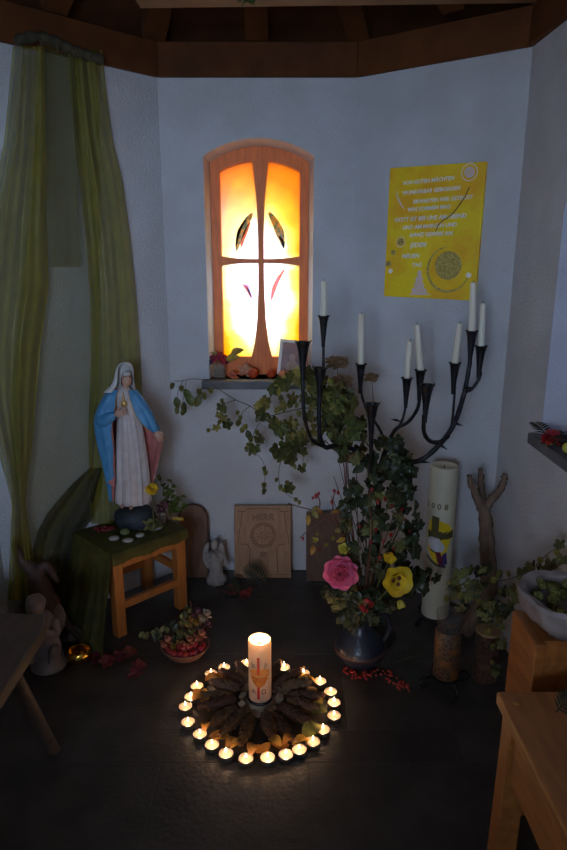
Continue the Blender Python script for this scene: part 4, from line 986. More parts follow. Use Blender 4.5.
def spots(t, c, fd, q0):
    for k in range(3):
        a = 2*PI*k/3+.6; part('dark_eye', MB().ell(c+fd*.012+q0 @ Vector((.012*math.cos(a), .012*math.sin(a), 0)), (.0065,.004,.008), 8, 5), M['maroon'], t)
flower('yellow_blossom', 'open yellow blossom with three maroon eye spots in the bouquet', 'flower', 396, 580, 1.93, [(366,612,2.02),(382,596,1.97)], [(5,.50,.78,.44,.18,0),(5,.16,1.10,.60,.16,.63)], (.1,-1,.2), .050, M['yellow'], spots)
flower('yellow_blossom', 'half-open yellow blossom hanging above the one with maroon spots', 'flower', 391, 556, 1.97, [(366,612,2.02),(380,580,1.98)], [(5,.7,.8,.45,.2,0)], (-.3,-1,.1), .040, M['yellow'])
flower('yellow_blossom', 'pale yellow small blossom just above the pink rose', 'flower', 344, 549, 2.0, [(364,612,2.02),(352,575,2.0)], [(5,.5,.8,.45,.2,0),(4,.9,.6,.35,.2,.5)], (-.2,-1,.5), .032, M['paley'])
flower('yellow_blossom', 'pale yellow drooping blossom under the maroon-spotted flower', 'flower', 399, 600, 1.98, [(366,612,2.02),(385,606,1.99)], [(5,.9,.9,.4,.2,0)], (.3,-.6,-.7), .034, M['paley'])
gb_ = P(366,605,1.93); gt = thing('red_geranium', 'small red flower head at the neck of the blue jug', 'flower', P(366,612,2.0)); mb = MB()
pm = petal(.012,.008,.003,mat('geranium_red', (.5,.03,.03), (.35,.02,.02), 40, .5))
part('stem', MB().tube([(0,0,0), gb_-P(366,612,2.0)], .0018, 6), M['ivyl'], gt)
for k in range(26):
    d = Vector((rnd(-1,1), rnd(-1,0), rnd(-1,1))).normalized(); inst('petal', pm, gt, gb_-P(366,612,2.0)+d*.014, frame_q(d.orthogonal()+d*.5, d), rnd(.8,1.2))

# ------------------------------------------------------------------ big Easter candle and neighbours
eb = Vector((.60, 2.30, 0)); stn = thing('iron_candle_stand', 'low iron stand with curled feet under the tall Easter candle', 'stand', eb)
part('plate', MB().lathe([(.001,.030),(.062,.030),(.066,.037),(.062,.0375),(.001,.036)], 28), M['iron'], stn)
for k in range(4):
    a = 2*PI*k/4+.5; e = Vector((math.cos(a), math.sin(a), 0)); part('curled_foot', MB().tube(cr([e*.045+Vector((0,0,.032)), e*.075+Vector((0,0,.030)), e*.096+Vector((0,0,.016)), e*.088+Vector((0,0,.006)), e*.076+Vector((0,0,.012))], 5), .006, 8), M['iron'], stn)
ec = thing('easter_candle', 'tall thick ivory Easter candle with a cross emblem and year digits', 'candle', eb+Vector((0,0,.0365)))
er, eh = .053, .615
part('wax', MB().lathe([(.001,0),(er,0),(er,eh-.012),(er*.97,eh-.003),(er*.90,eh),(er*.82,eh-.006),(er*.6,eh-.012),(.001,eh-.014)], 44, (0,0,0), None), mat('dimmed_ivory_wax', (.60,.54,.38), (.54,.48,.33), 8, .45, sss=.1), ec)  # ivory darkened in the colour itself, for the weak light down here
part('wick', MB().tube([(0,0,eh-.015),(.001,0,eh)], .0015, 6), M['wick'], ec)
A0 = math.atan2(-eb.y, -eb.x)
wy = mat('emblem_yellow_wax', (.80,.58,.01), (.7,.48,.01), 30, .4); wo = mat('emblem_olive_wax', (.10,.085,.03), (.07,.06,.02), 30, .4); wr = mat('emblem_wine_wax', (.16,.01,.03), None, 30, .4); wv = mat('emblem_violet_wax', (.05,.03,.14), None, 30, .4); ww = mat('emblem_white_wax', (.62,.60,.62), None, 30, .4)
def wpoly(pts, m, name, d):
    cx0 = sum(p[0] for p in pts)/len(pts); cz0 = sum(p[1] for p in pts)/len(pts); fine = []
    for (a, b) in zip(pts, pts[1:]+pts[:1]):
        for k in range(4): fine.append((lerp(a[0],b[0],k/4), lerp(a[1],b[1],k/4)))
    n = len(fine); mb = MB(); rr_ = [[Vector((lerp(cx0,x,q), -d, lerp(cz0,z,q))) for x, z in fine] for q in (.02,.35,.7,1)]+[[Vector((x, .001, z)) for x, z in fine]]
    mb.grid(rr_, True); return wrapmesh(name, mb, er, m, ec, A0)
def eyp(x, y): # emblem coordinates from photo pixels around the candle axis
    xc = 444-(y-465)*8/147; s_ = max(-1, min(1, (x-xc)/14.2)); return math.asin(s_*.97)*er, (613-y)/148*eh-.004
sunp = [(eyp(442.5+9*math.cos(a)-1, 523+17*math.sin(a))) for a in [2*PI*k/18 for k in range(18)]]
wpoly([eyp(*p) for p in ((431,513),(441,513),(449,516),(453,524),(450,535),(446,545),(440,556),(434,552),(429,544),(428,530))], wy, 'yellow_disc', .0010)
wpoly([eyp(*p) for p in ((433,509),(440,510),(439,527),(437,545),(431,543),(432,525))], wo, 'cross_beam', .0018)
wpoly([eyp(*p) for p in ((429,524),(453,522.5),(453,530),(429,532))], wo, 'cross_beam', .0018)
wpoly([eyp(*p) for p in ((428,532),(433,529),(439,530),(444,535),(446,538),(443,543),(437,543),(431,541))], ww, 'white_dove', .0026)
wpoly([eyp(*p) for p in ((436,542),(441,543),(444,552),(441,557),(438,552))], wr, 'red_flame', .0024); wpoly([eyp(*p) for p in ((443,546),(447,543),(448,555),(442,557))], wv, 'violet_flame', .0022)
wpoly([eyp(*p) for p in ((427,547),(431,551),(436,554),(442,557),(447,557),(446,559),(436,557),(428,551))], wo, 'emblem_edge', .0016)
dgm = mat('gold_digits', (.20,.14,.06), None, 30, .5)
for ch, x in (('2',424.5+4), ('0',433.5), ('0',439.5), ('8',446.5)):
    u, z = eyp(x, 502); wraptext(ch, .030, u, z, er, dgm, ec, 'digit', A0, .001)
scr = mat('incised_script', (.50,.42,.24), None, 30, .6)
mb = MB()
for k in range(5):
    u, z = eyp(438, 563+k*3.2)
    for q in range(9): mb.add([(u-.030+q*.0068, -.0006, z), (u-.030+q*.0068+rnd(.003,.0055), -.0006, z), (u-.030+q*.0068+.004, -.0006, z+.004)], [(0,1,2)])
o = wrapmesh('incised_script', mb, er, scr, ec, A0); o['kind'] = 'stuff'
# forked driftwood
wdm = mat('driftwood', (.22,.14,.095), (.12,.075,.05), 14, .8, bump=.5, stretch=(3,3,.8))
db = Vector((.715, 2.22, 0)); dw = thing('forked_driftwood', 'upright forked piece of brown driftwood leaning by the wall corner', 'driftwood', db)
def dwp(x, y, Y=2.22): return P(x, y, Y)-db
def knob(me):
    rr = random.Random(4)
    for v in me.data.vertices: v.co += Vector((rr.uniform(-1,1), rr.uniform(-1,1), rr.uniform(-.5,.5)))*.0035
for _ in (0,): part('trunk', MB().tube(cr([Vector((-.02,0,.004)), dwp(488,590), dwp(487,550), dwp(486,525), dwp(483,505)], 6), [.032,.03,.03,.028,.028,.03,.032,.03,.027,.027,.028,.027,.026,.027,.028,.026,.025,.024,.024,.024,.024,.023,.022,.022,.022], 12), wdm, dw)
part('fork', MB().tube(cr([dwp(483,510), dwp(477,496), dwp(471,484), dwp(469,475)], 5), [.021,.020,.018,.016,.015,.015,.014,.013,.013,.012,.012,.011,.011,.010,.009,.007], 10), wdm, dw)
part('fork', MB().tube(cr([dwp(483,510), dwp(492,499), dwp(500,490), dwp(504,480), dwp(505,474)], 5), [.021,.018,.017,.016,.016,.015,.015,.014,.013,.013,.012,.012,.011,.011,.011,.010,.010,.010,.009,.008,.006], 10), wdm, dw)
part('fork', MB().tube(cr([dwp(482,500,2.24), dwp(481,486,2.25), dwp(481,478,2.25), dwp(480,468,2.25)], 5), [.016,.014,.013,.013,.012,.012,.011,.011,.011,.010,.010,.010,.009,.008,.007,.004], 9), wdm, dw)
for c_ in dw.children: knob(c_)
# patterned jars
def patt(name, a, b, c):
    m = bpy.data.materials.new(name); m.use_nodes = True; N = m.node_tree.nodes; L = m.node_tree.links; bs = N['Principled BSDF']; bs.inputs['Roughness'].default_value = .5
    tc = N.new('ShaderNodeTexCoord'); v = N.new('ShaderNodeTexVoronoi'); v.inputs['Scale'].default_value = 55; v.feature = 'DISTANCE_TO_EDGE'; L.new(tc.outputs['Object'], v.inputs['Vector'])
    nz = N.new('ShaderNodeTexNoise'); nz.inputs['Scale'].default_value = 30; L.new(tc.outputs['Object'], nz.inputs['Vector'])
    r1 = N.new('ShaderNodeValToRGB'); r1.color_ramp.elements[0].position = .05; r1.color_ramp.elements[1].position = .12; r1.color_ramp.elements[0].color = (*b, 1); r1.color_ramp.elements[1].color = (*a, 1)
    L.new(v.outputs['Distance'], r1.inputs[0]); mx = N.new('ShaderNodeMixRGB'); mx.inputs[2].default_value = (*c, 1); r2 = N.new('ShaderNodeValToRGB'); r2.color_ramp.elements[0].position = .55; r2.color_ramp.elements[1].position = .62
    L.new(nz.outputs['Fac'], r2.inputs[0]); L.new(r2.outputs[0], mx.inputs[0]); L.new(r1.outputs[0], mx.inputs[1]); L.new(mx.outputs[0], bs.inputs['Base Color'])
    bp = N.new('ShaderNodeBump'); bp.inputs['Strength'].default_value = .5; bp.inputs['Distance'].default_value = .004; L.new(v.outputs['Distance'], bp.inputs['Height']); L.new(bp.outputs[0], bs.inputs['Normal'])
    return m
pm1 = patt('amber_mosaic', (.065,.028,.015), (.14,.085,.04), (.22,.08,.02)); pm2 = patt('wine_mosaic', (.06,.022,.018), (.12,.06,.035), (.15,.08,.035))
lb_ = Vector((.545, 1.90, 0)); ls = thing('scroll_stand', 'small black wrought-iron stand with curled feet under the mosaic candle jar', 'stand', lb_)
part('ring_plate', MB().lathe([(.001,.036),(.05,.036),(.053,.041),(.05,.042),(.001,.041)], 24), M['iron'], ls)
for k in range(4):
    a = 2*PI*k/4+.25; e = Vector((math.cos(a), math.sin(a), 0)); part('curled_foot', MB().tube(cr([e*.046+Vector((0,0,.038)), e*.07+Vector((0,0,.044)), e*.088+Vector((0,0,.026)), e*.082+Vector((0,0,.006)), e*.068+Vector((0,0,.007)), e*.068+Vector((0,0,.018))], 5), .0055, 8), M['iron'], ls)
mj = thing('mosaic_jar', 'tall amber-brown mosaic candle jar on the scroll-footed iron stand', 'jar', lb_+Vector((0,0,.042)))
part('body', MB().lathe([(.001,0),(.040,0),(.043,.004),(.043,.166),(.040,.172),(.037,.171),(.036,.02),(.001,.018)], 32), pm1, mj)
part('glass_rim', MB().lathe([(.039,.168),(.041,.20),(.043,.235),(.0415,.2355),(.0395,.20),(.036,.168)], 32), mat('smoky_glass', (.20,.18,.17), None, 10, .15, clear=.88), mj)
m2b = Vector((.690, 1.94, 0)); m2 = thing('mosaic_jar', 'slim wine-red patterned pot standing behind the pedestal', 'jar', m2b)
part('body', MB().lathe([(.001,0),(.038,0),(.040,.004),(.040,.175),(.042,.180),(.040,.186),(.035,.184),(.035,.02),(.001,.018)], 32), pm2, m2)
part('rim', MB().lathe([(.0395,.176),(.043,.181),(.0395,.187)], 32), mat('ochre_rim', (.30,.17,.06), None, 20, .5), m2)
# ivy across the right corner and stone bowl
ivb = P(490, 600, 1.95); iv = thing('ivy_trail', 'trailing ivy with pale leaves running from the Easter candle to the stone bowl', 'ivy', ivb)
vine(iv, ivb, [(446,590,2.05),(462,585,1.98),(480,582,1.93),(505,580,1.85),(530,572,1.75),(552,568,1.66),(566,562,1.6)], .002)
vine(iv, ivb, [(530,572,1.75),(545,556,1.7),(556,548,1.66),(560,540,1.64)], .0015)
vine(iv, ivb, [(470,584,1.95),(476,600,1.93),(488,612,1.93)], .0016); vine(iv, ivb, [(505,580,1.85),(508,600,1.85),(500,630,1.86),(498,655,1.9)], .0014)
scat(iv, ivb, [(444,590),(452,572),(470,562),(492,564),(515,568),(535,560),(567,552),(567,582),(540,580),(518,596),(505,612),(490,620),(470,608),(455,606)], 100, 1.78, 2.0, IV+[HC_[1]], [2,2,6,2,2], .55, .95)
scat(iv, ivb, [(485,615),(503,612),(510,640),(504,668),(492,672),(488,645)], 16, 1.82, 1.9, IV+[HC_[1]], [2,2,5,1,2], .5, .8)
hang(iv, ivb, [(560,541),(541,557),(551,560),(563,556),(556,549)], 1.66, [HC_[1], IV[2]], .8)
bwz = .5; bwl = thing('stone_bowl', 'rough grey stone bowl full of hop cones on the wooden pedestal', 'bowl', (.708, 1.445, bwz))
stone = mat('rough_stone', (.34,.28,.25), (.23,.185,.165), 22, .85, bump=.6, bscale=30)
rrw = lambda t, q: 1+.05*math.sin(3*t+1)+.03*math.sin(7*t)
part('bowl', MB().lathe([(.001,0),(.060,0),(.082,.018),(.114,.055),(.124,.090),(.118,.100),(.102,.094),(.086,.060),(.060,.036),(.001,.030)], 36, (0,0,0), rrw), stone, bwl)
for c_ in bwl.children: knob(c_)
for k in range(26):
    a = rnd(0,6.28); q = .085*math.sqrt(rnd(0,1)); o = inst('hop_cone', HC_[k % 2], None, Vector((.708,1.445,bwz))+Vector((q*math.cos(a), q*math.sin(a), .078+rnd(-.012,.022)*(1-q/.09))), Quaternion((rnd(-1,1),rnd(-1,1),0), rnd(0,2.5)).normalized() if 0 else Quaternion(Vector((rnd(-1,1),rnd(-1,1),.01)).normalized(), rnd(.4,2.2)), 1.0)
    tag(o, 'loose green hop cone heaped in the rough stone bowl', 'hop cone', 'hop cones in the stone bowl')

# ------------------------------------------------------------------ along the back wall
# carved relief plaque leaning on the wall
pq = [PZ(238,577,0), PZ(291,577,0)]; pw = .255; ph2 = .335; pcx = (P(235,577,2.66).x+P(291,577,2.66).x)/2
plq = thing('relief_plaque', 'square pale wood relief plaque with a wheel circle and carved lettering', 'plaque', (pcx+.0, 2.655, 0))
cw = mat('carved_wood', (.40,.225,.115), (.32,.17,.085), 12, .55, stretch=(5,5,1), bump=.12); cwd = mat('carved_groove', (.24,.12,.06), (.18,.09,.045), 14, .6)
tilt = Matrix.Rotation(-.13, 4, 'X')
part('board', MB().box(-pw/2, pw/2, 0, .02, 0, ph2).xf(tilt), cw, plq, False, .004)
def pql(pts, r=.0022, name='carved_line', m=None, closed=False): return part(name, MB().tube([tilt @ Vector((x, -.0005, z)) for x, z in pts], r, 6), m or cwd, plq)
def pqc(px, py): return ((px-282)/440*pw, (628-py)/555*ph2)
for rad in (.056,.047): pql([(pqc(285,298)[0]+rad*math.cos(a), pqc(285,298)[1]+rad*math.sin(a)) for a in [2*PI*k/28 for k in range(29)]], .0022 if rad > .04 else .0014, 'wheel_rim')
for k in range(12):
    a = 2*PI*k/12+.26; c0 = pqc(285,298); pql([(c0[0]+.008*math.cos(a), c0[1]+.008*math.sin(a)), (c0[0]+.044*math.cos(a), c0[1]+.044*math.sin(a))], .0011, 'wheel_spoke')
for s_ in (-1, 1):
    f = lambda p: pqc(285+s_*(p[0]-285), p[1])
    pql([f(p) for p in ((90,115),(150,118),(160,100),(285,92))], .0020); pql([f(p) for p in ((125,120),(115,200),(95,300),(88,360))], .0018); pql([f(p) for p in ((110,365),(160,368),(182,400),(178,480),(172,590))], .0018); pql([f(p) for p in ((100,600),(200,598))], .0016)
def ptext(s_, px, py, size):
    x, z = pqc(px, py); me = text_mesh(s_, size, .0012); mb = MB(); mb.v = [tilt @ Vector((v.co.x+x, -.0004-v.co.z, v.co.y+z)) for v in me.vertices]; mb.f = [tuple(p.vertices) for p in me.polygons]; bpy.data.meshes.remove(me); part('carved_lettering', mb, cwd, plq, False)
ptext('HERR', 285, 183, .040); ptext('ISS', 285, 460, .028)
# fern frond before it
def frond(name, lab, base, tip, w, n=11, m=None, group=None, nor=(0,-.5,.9)):
    base, tip = Vector(base), Vector(tip); t = thing(name, lab, 'fern' if 'fern' in name else 'sprig', base, 0, group); d = tip-base; up_ = Vector((0,0,1)); nv = Vector(nor); side = d.cross(nv).normalized()
    part('stem', MB().tube([d*0, d*.5+up_*.012, d], [.002,.0016,.0006], 6), M['stem'], t)
    me = simple_leaf(1, .11, .04, m or M['fern'], n=4)
    for k in range(n):
        u = (k+1)/(n+1); c = d*u+up_*.012*math.sin(PI*u); L_ = w*(math.sin(PI*(u*.8+.18)))
        for s_ in (-1, 1): inst('leaflet', me, t, c, frame_q(d.normalized()*.55+side*s_+nv*.1, nv), L_)
    return t
frond('fern_frond', 'dark fern frond propped against the relief plaque', PZ(268,584,.004), P(243,566,2.56), .05, nor=(0,-1,.2))
frond('fern_frond', 'fern frond spread on the floor beside the white angel', PZ(240,592,.003), PZ(228,585,.02), .05)
frond('fir_sprig', 'dark fir sprig on the floor beside the blue jug', PZ(395,662,.004), PZ(436,656,.012), .03, 16)
frond('fir_sprig', 'fir sprig on the floor below the rowan berries', PZ(404,690,.004), PZ(424,676,.01), .03, 12)
# wooden board with rounded top behind the angel
bdm = mat('brown_board', (.21,.105,.055), (.14,.065,.035), 12, .6, stretch=(5,5,1), bump=.15)
bq = Vector((-.405, 2.66, 0)); bd = thing('round_top_board', 'brown wooden board with a rounded top leaning behind the white angel', 'board', bq); n = 12
poly = [Vector((-.06,0,0)), Vector((.062,0,0)), Vector((.062,0,.272))]+[Vector((.001+.061*math.cos(PI*k/n), 0, .272+.062*math.sin(PI*k/n))) for k in range(1, n)]+[Vector((-.06,0,.272))]
Mb = Matrix.Rotation(-.12, 4, 'X')
part('panel', MB().prism(poly, (0,.018,0)).xf(Mb), bdm, bd, False, .003)
part('bark_edge', MB().tube([Mb @ (p+Vector((0,.009,0))) for p in poly[1:]], .007, 7), mat('bark_brown', (.12,.055,.03), None, 30, .8, bump=.4), bd)
# painted board behind the bouquet
qb = Vector((P(326,577,2.62).x, 2.62, 0)); pb = thing('painted_board', 'dark brown board with faint painted flowers leaning behind the pink rose', 'board', qb); Mq = Matrix.Rotation(-.14, 4, 'X')
part('panel', MB().box(-.088, .088, 0, .018, 0, .318).xf(Mq), mat('dark_brown_board', (.13,.07,.04), (.085,.045,.027), 12, .65, stretch=(5,5,1), bump=.2), pb, False, .004)
for x, z, r_, m_ in ((-.05,.19,.016,M['paley']),(-.03,.15,.014,M['berry']),(.0,.17,.012,M['yellow']),(.03,.2,.014,M['paley']),(-.04,.22,.010,M['yellow'])):
    part('painted_flower', MB().prism([Mq @ Vector((x+r_*(1+.3*math.cos(5*a))*math.cos(a)*.75, -.0006, z+r_*(1+.3*math.cos(5*a))*math.sin(a)*.75)) for a in [2*PI*k/20 for k in range(20)]], (0,-.0006,0)), mat('faded_paint', tuple(c*.30 for c in ((.8,.6,.05) if m_ is not M['berry'] else (.5,.1,.03))), None, 20, .7), pb, False)

# ------------------------------------------------------------------ on the window sill
white = mat('matte_white_plaster', (.38,.345,.31), (.30,.27,.24), 20, .8, bump=.2)
clearg = mat('clear_glass', (.55,.50,.42), None, 10, .08, clear=.82)
sp = P(219.5, 376, 2.775); sp.z = nz0
gj = thing('glass_posy_jar', 'small glass jar with a posy of red flowers on the window sill', 'jar', sp)
part('glass', MB().lathe([(.001,0),(.026,0),(.028,.004),(.029,.05),(.025,.058),(.026,.064),(.0245,.064),(.023,.058),(.026,.048),(.025,.006),(.001,.005)], 24), clearg, gj)
part('water', MB().lathe([(.001,.006),(.024,.006),(.0245,.036),(.001,.036)], 20), mat('jar_water', (.20,.14,.06), None, 10, .1, clear=.6), gj)
pr_ = petal(.019,.010,.004,mat('posy_red', (.62,.07,.09), (.40,.04,.06), 40, .5, rand=.3)); pv_ = petal(.014,.009,.004,mat('posy_violet', (.16,.06,.14), (.10,.04,.09), 40, .5, rand=.3))
for k, (dx, dz, me) in enumerate(((-.015,.085,pr_),(.006,.098,pr_),(.024,.085,pr_),(-.032,.07,pv_),(-.004,.072,pr_),(.034,.07,pv_),(-.026,.09,pv_),(.018,.07,pr_))):
    c = Vector((dx, -.015+.01*(k % 3), dz)); part('stem', MB().tube([(dx*.2,0,.02),(dx*.5,-.004,.05),c], .0013, 5), M['ivyl'], gj)
    for q in range(7):
        a = 2*PI*q/7; d = Vector((math.cos(a), -.6, math.sin(a))).normalized(); inst('petal', me, gj, c, frame_q(d, Vector((0,-1,.3))), 1)
for (x, y, dx, dz, s_) in ((233,358,.8,.25,1.0),(238,352,.9,.35,.95),(211,354,-.8,.5,.55),(213,360,-.7,.1,.5)):
    inst('leaf', simple_leaf(.062,.02,.01,M['hop2']), gj, P(x-7*(1 if dx > 0 else -1), y+2, 2.765)-sp, frame_q((dx,-.2,dz), (-.2,-1,.5)), s_)
# dried maple leaf, physalis and gourd
mlm = lobed_leaf('maple_leaf', mat('pale_dry_leaf', (.62,.42,.30), (.45,.16,.08), 50, .6, trans=.2), .045, 11, .3)
mp_ = P(245,373,2.765); mp_.z = nz0+.014
t = inst('dry_leaf', mlm, None, mp_, frame_q((.1,.3,.9), (0,-1,.4)), .9); tag(t, 'pale dry curled maple leaf standing on the window sill', 'leaf')
rdl = lobed_leaf('red_leaf', mat('red_dry_leaf', (.42,.08,.03), (.25,.04,.02), 50, .6), .038, 12, .2)
mp2 = P(237,377,2.76); mp2.z = nz0+.008
t = inst('dry_leaf', rdl, None, mp2, frame_q((-.8,-.2,.25), (0,-.6,1)), .9); tag(t, 'dark red dry leaf lying beside the posy jar', 'leaf')
phm = mat('physalis_orange', (.72,.11,.02), (.55,.06,.012), 40, .5, trans=.3)
for x, s_, lab in ((253,1.05,'plump orange-red physalis lantern beside the pale dry leaf'), (271,.95,'orange-red physalis lantern half hidden by hop leaves')):
    p = P(x, 379, 2.762); p.z = nz0; o = thing('physalis', lab, 'physalis', p)
    part('husk', MB().ell((0,0,.019*s_), (.021*s_,.019*s_,.019*s_), 20, 12, None, lambda d: 1+.06*math.cos(5*math.atan2(d.y, d.x))), phm, o); part('stalk', MB().tube([(0,0,.036*s_),(.004,-.003,.046*s_)], .0014, 5), M['stem'], o)
p = P(284,379,2.765); p.z = nz0; o = thing('small_pumpkin', 'little peach-coloured pumpkin in front of the photo frame', 'pumpkin', p)
part('flesh', MB().ell((0,0,.016), (.024,.022,.016), 30, 10, None, lambda d: 1+.07*abs(math.cos(4*math.atan2(d.y, d.x)))), mat('peach_pumpkin', (.75,.30,.12), (.65,.22,.08), 20, .5), o); part('stalk', MB().tube([(0,0,.030),(.003,0,.040)], [.003,.002], 6), M['stem'], o)
# photo frame
fp = P(291,372,2.79); fp.z = nz0+.004; pf = thing('photo_frame', 'white photo frame with a brownish portrait leaning in the window niche', 'photo frame', fp)
Fm = Matrix.Rotation(.10, 4, 'Y') @ Matrix.Rotation(-.16, 4, 'X'); fwm = mat('frame_cream', (.92,.84,.74), (.88,.80,.70), 20, .5); a_, b_ = .055, .155
for s_ in (-1, 1): part('frame_side', MB().box(s_*a_-.007, s_*a_+.007, -.006, .006, 0, b_).xf(Fm), fwm, pf, False, .002)
for z in (.0065, b_-.0065): part('frame_rail', MB().box(-a_+.007, a_-.007, -.006, .006, z-.0065, z+.0065).xf(Fm), fwm, pf, False, .002)
part('photo', MB().box(-a_+.006, a_-.006, 0, .003, .01, b_-.01).xf(Fm), mat('photo_brown', (.34,.10,.045), (.16,.05,.03), 26, .35, detail=2), pf, False)
part('portrait_figure', MB().prism([Fm @ Vector((x, -.0004, z)) for x, z in ((-.032,.022),(.030,.022),(.026,.052),(.010,.066),(.012,.084),(.004,.096),(-.008,.096),(-.015,.084),(-.012,.066),(-.026,.05))], (0,-.0004,0)), mat('photo_figure', (.50,.26,.15), (.36,.16,.09), 40, .4), pf, False)
# ------------------------------------------------------------------ on the stool
ZS = STZ+.0025
def stone_(name, lab, x, y, r, m, fn=None, rz=0):
    p = PZ(x, y, ZS+r[2]*.6); p.z = ZS; o = part(name, MB().ell((0,0,r[2]), r, 16, 9, None, fn), m, None); o.location = p; o.rotation_euler.z = rz; return tag(o, lab, 'stone')
peb = mat('pale_pebble', (.42,.38,.33), (.32,.28,.24), 30, .6); peg = mat('grey_pebble', (.24,.235,.22), (.16,.16,.15), 50, .6, bump=.1); pet = mat('mossy_pebble', (.17,.18,.06), (.11,.12,.04), 40, .7)
stone_('heart_stone', 'pale heart-shaped stone on the edge of the stool', 114, 539, (.020,.016,.009), peb, lambda d: 1-.28*math.exp(-((d.x/.25)**2))*(d.y > 0)*d.y, .3)
stone_('pebble', 'flat white pebble in front of the mossy one on the stool', 128, 541, (.021,.014,.008), peb, None, .2); stone_('pebble', 'mossy green pebble among the stones on the stool', 125, 533, (.020,.014,.013), pet)
stone_('pebble', 'little round green pebble perched behind the mossy stone', 125.5, 527, (.012,.011,.013), pet); stone_('pebble', 'tan rounded pebble next to the long grey stone', 140, 528, (.015,.013,.015), mat('tan_pebble', (.30,.22,.12), None, 30, .6))
stone_('pebble', 'white angular pebble between the tan stone and the stool edge', 140, 536, (.018,.013,.009), peb, None, .5); stone_('pebble', 'long grey oval stone lying by the glass votive', 155.5, 529, (.029,.013,.010), peg, None, .45)
p = PZ(162,522,ZS); p.z = ZS; o = thing('glass_votive', 'square glass votive holding a dark purple flower', 'votive glass', p)
part('glass', MB().box(-.02, .02, -.02, .02, 0, .045), mat('votive_glass', (.30,.22,.17), None, 10, .2, clear=.35), o, False, .004)
me = petal(.016,.008,.004,mat('dark_purple_petal', (.11,.035,.055), (.07,.02,.035), 40, .6, rand=.2))
for k in range(30):
    d = Vector((rnd(-1,1), rnd(-1,.6), rnd(-.4,1))).normalized(); inst('petal', me, o, Vector((.006,0,.066))+d*.012, frame_q(d+d.orthogonal()*.4, d.orthogonal()), rnd(.9,1.2))
p = PZ(154,533,ZS); p.z = ZS; o = thing('marigold', 'bright yellow marigold standing beside the statue on the stool', 'flower', p); mc = P(152,489,p.y)-p
part('stem', MB().tube([(0,0,0),(mc.x*.5,0,.05),mc], .002, 6), M['ivyl'], o); me = petal(.020,.009,.004,M['yellow'])
for k in range(64):
    zz = 1-2*(k+.5)/64; a = k*2.4; d = Vector((math.cos(a)*math.sqrt(1-zz*zz), math.sin(a)*math.sqrt(1-zz*zz), zz)); inst('petal', me, o, mc+Vector((d.x*.012, d.y*.012, d.z*.009)), frame_q(d+Vector((0,0,.2)), d.orthogonal()+Vector((0,0,.6))), .75)
ml2 = simple_leaf(.035,.010,.005,M['ivyl'])
for k in range(14): inst('leaf', ml2, o, Vector((rnd(-.025,.02), rnd(-.02,.01), rnd(.015,.05))), frame_q((rnd(-1,1), rnd(-1,0), rnd(-.2,.8)), (0,-.5,1)), rnd(.8,1.2))
p = PZ(170,516,ZS); p.z = ZS; o = thing('leafy_sprig', 'light green feathery sprig behind the purple flower on the stool', 'sprig', p); me = simple_leaf(.026,.008,.004,mat('sprig_green', (.13,.17,.03), (.09,.12,.02), 40, .5, rand=.2, trans=.3))
for (x, y) in ((160,478),(172,482),(166,488),(181,496),(176,505),(184,506)):
    c = P(x, y, p.y+.02)-p; part('stem', MB().tube([(0,0,0), c*.5+Vector((0,0,.01)), c], .0013, 5), M['ivyl'], o)
    for k in range(9):
        u = .35+.65*k/8; inst('leaflet', me, o, c*u, frame_q((rnd(-1,1), rnd(-.8,.2), rnd(-.2,.9)), (0,-.7,.7)), rnd(.8,1.2))
p = PZ(178,519,ZS+.006); p.z = ZS; o = part('beeswax_stub', MB().tube([(-.022,.006,.007),(0,0,.0075),(.022,-.006,.007)], [.0055,.007,.0065], 10), mat('yellow_stub', (.62,.40,.06), None, 30, .5), None); o.location = p; tag(o, 'small yellow stub lying at the corner of the stool', 'candle stub')
rbd = mat('red_bead', (.24,.015,.018), (.16,.01,.012), 40, .35)
p = PZ(106,531,ZS); p.z = ZS; o = thing('bead_heap', 'heap of dark red beads beside the statue base', 'beads', p)
for k in range(34): part('bead', MB().ell((rnd(-.045,.03), rnd(-.02,.02), .006+rnd(0,.006)), (.0055,.0055,.0055), 8, 5), rbd, o)
# ------------------------------------------------------------------ white angel by the back wall
ab = PZ(217,582,0); ag = thing('praying_angel', 'white plaster angel kneeling with raised wings before the brown board', 'figurine', (ab.x, ab.y, 0)); kz = .0041
def G(px, py, d=0): return Vector(((px-217)*kz, d, (583-py)*kz))
part('robe', MB().lathe([(.001,0),(.040,0),(.046,.012),(.042,.028),(.030,.045),(.029,.075),(.034,.105),(.032,.13),(.022,.148),(.010,.156),(.001,.157)], 30, (-.003,0,0), lambda t, q: 1+.07*math.sin(7*t+3*q)*(1-q)), white, ag)
part('head', MB().ell(G(215.5,539,-.012), (.0155,.0165,.0185), 16, 12, None, lambda d: 1+(.12*math.exp(-((d.x/.2)**2+((d.z+.1)/.25)**2)) if d.y < 0 else 0)), white, ag)
part('hair', MB().ell(G(215.5,537.5,-.007), (.0175,.0165,.0175), 14, 10, None, lambda d: 1+.05*math.sin(9*d.x+8*d.z)), white, ag)
def wing(pts, y, th=.007): return part('wing', MB().prism([G(x, yy, y) for x, yy in pts], (0, th, 0)), white, ag, False, .002)
wing([(209,537),(205,541),(202.5,548),(202,556),(203.5,563),(207,568),(211,570),(213,560),(211,552),(208,548),(210,541)], .010); wing([(220,541),(222.5,537),(225,540),(226,548),(226.5,553),(228,559),(231.5,564),(226,565.5),(222,562),(219,553)], .006)
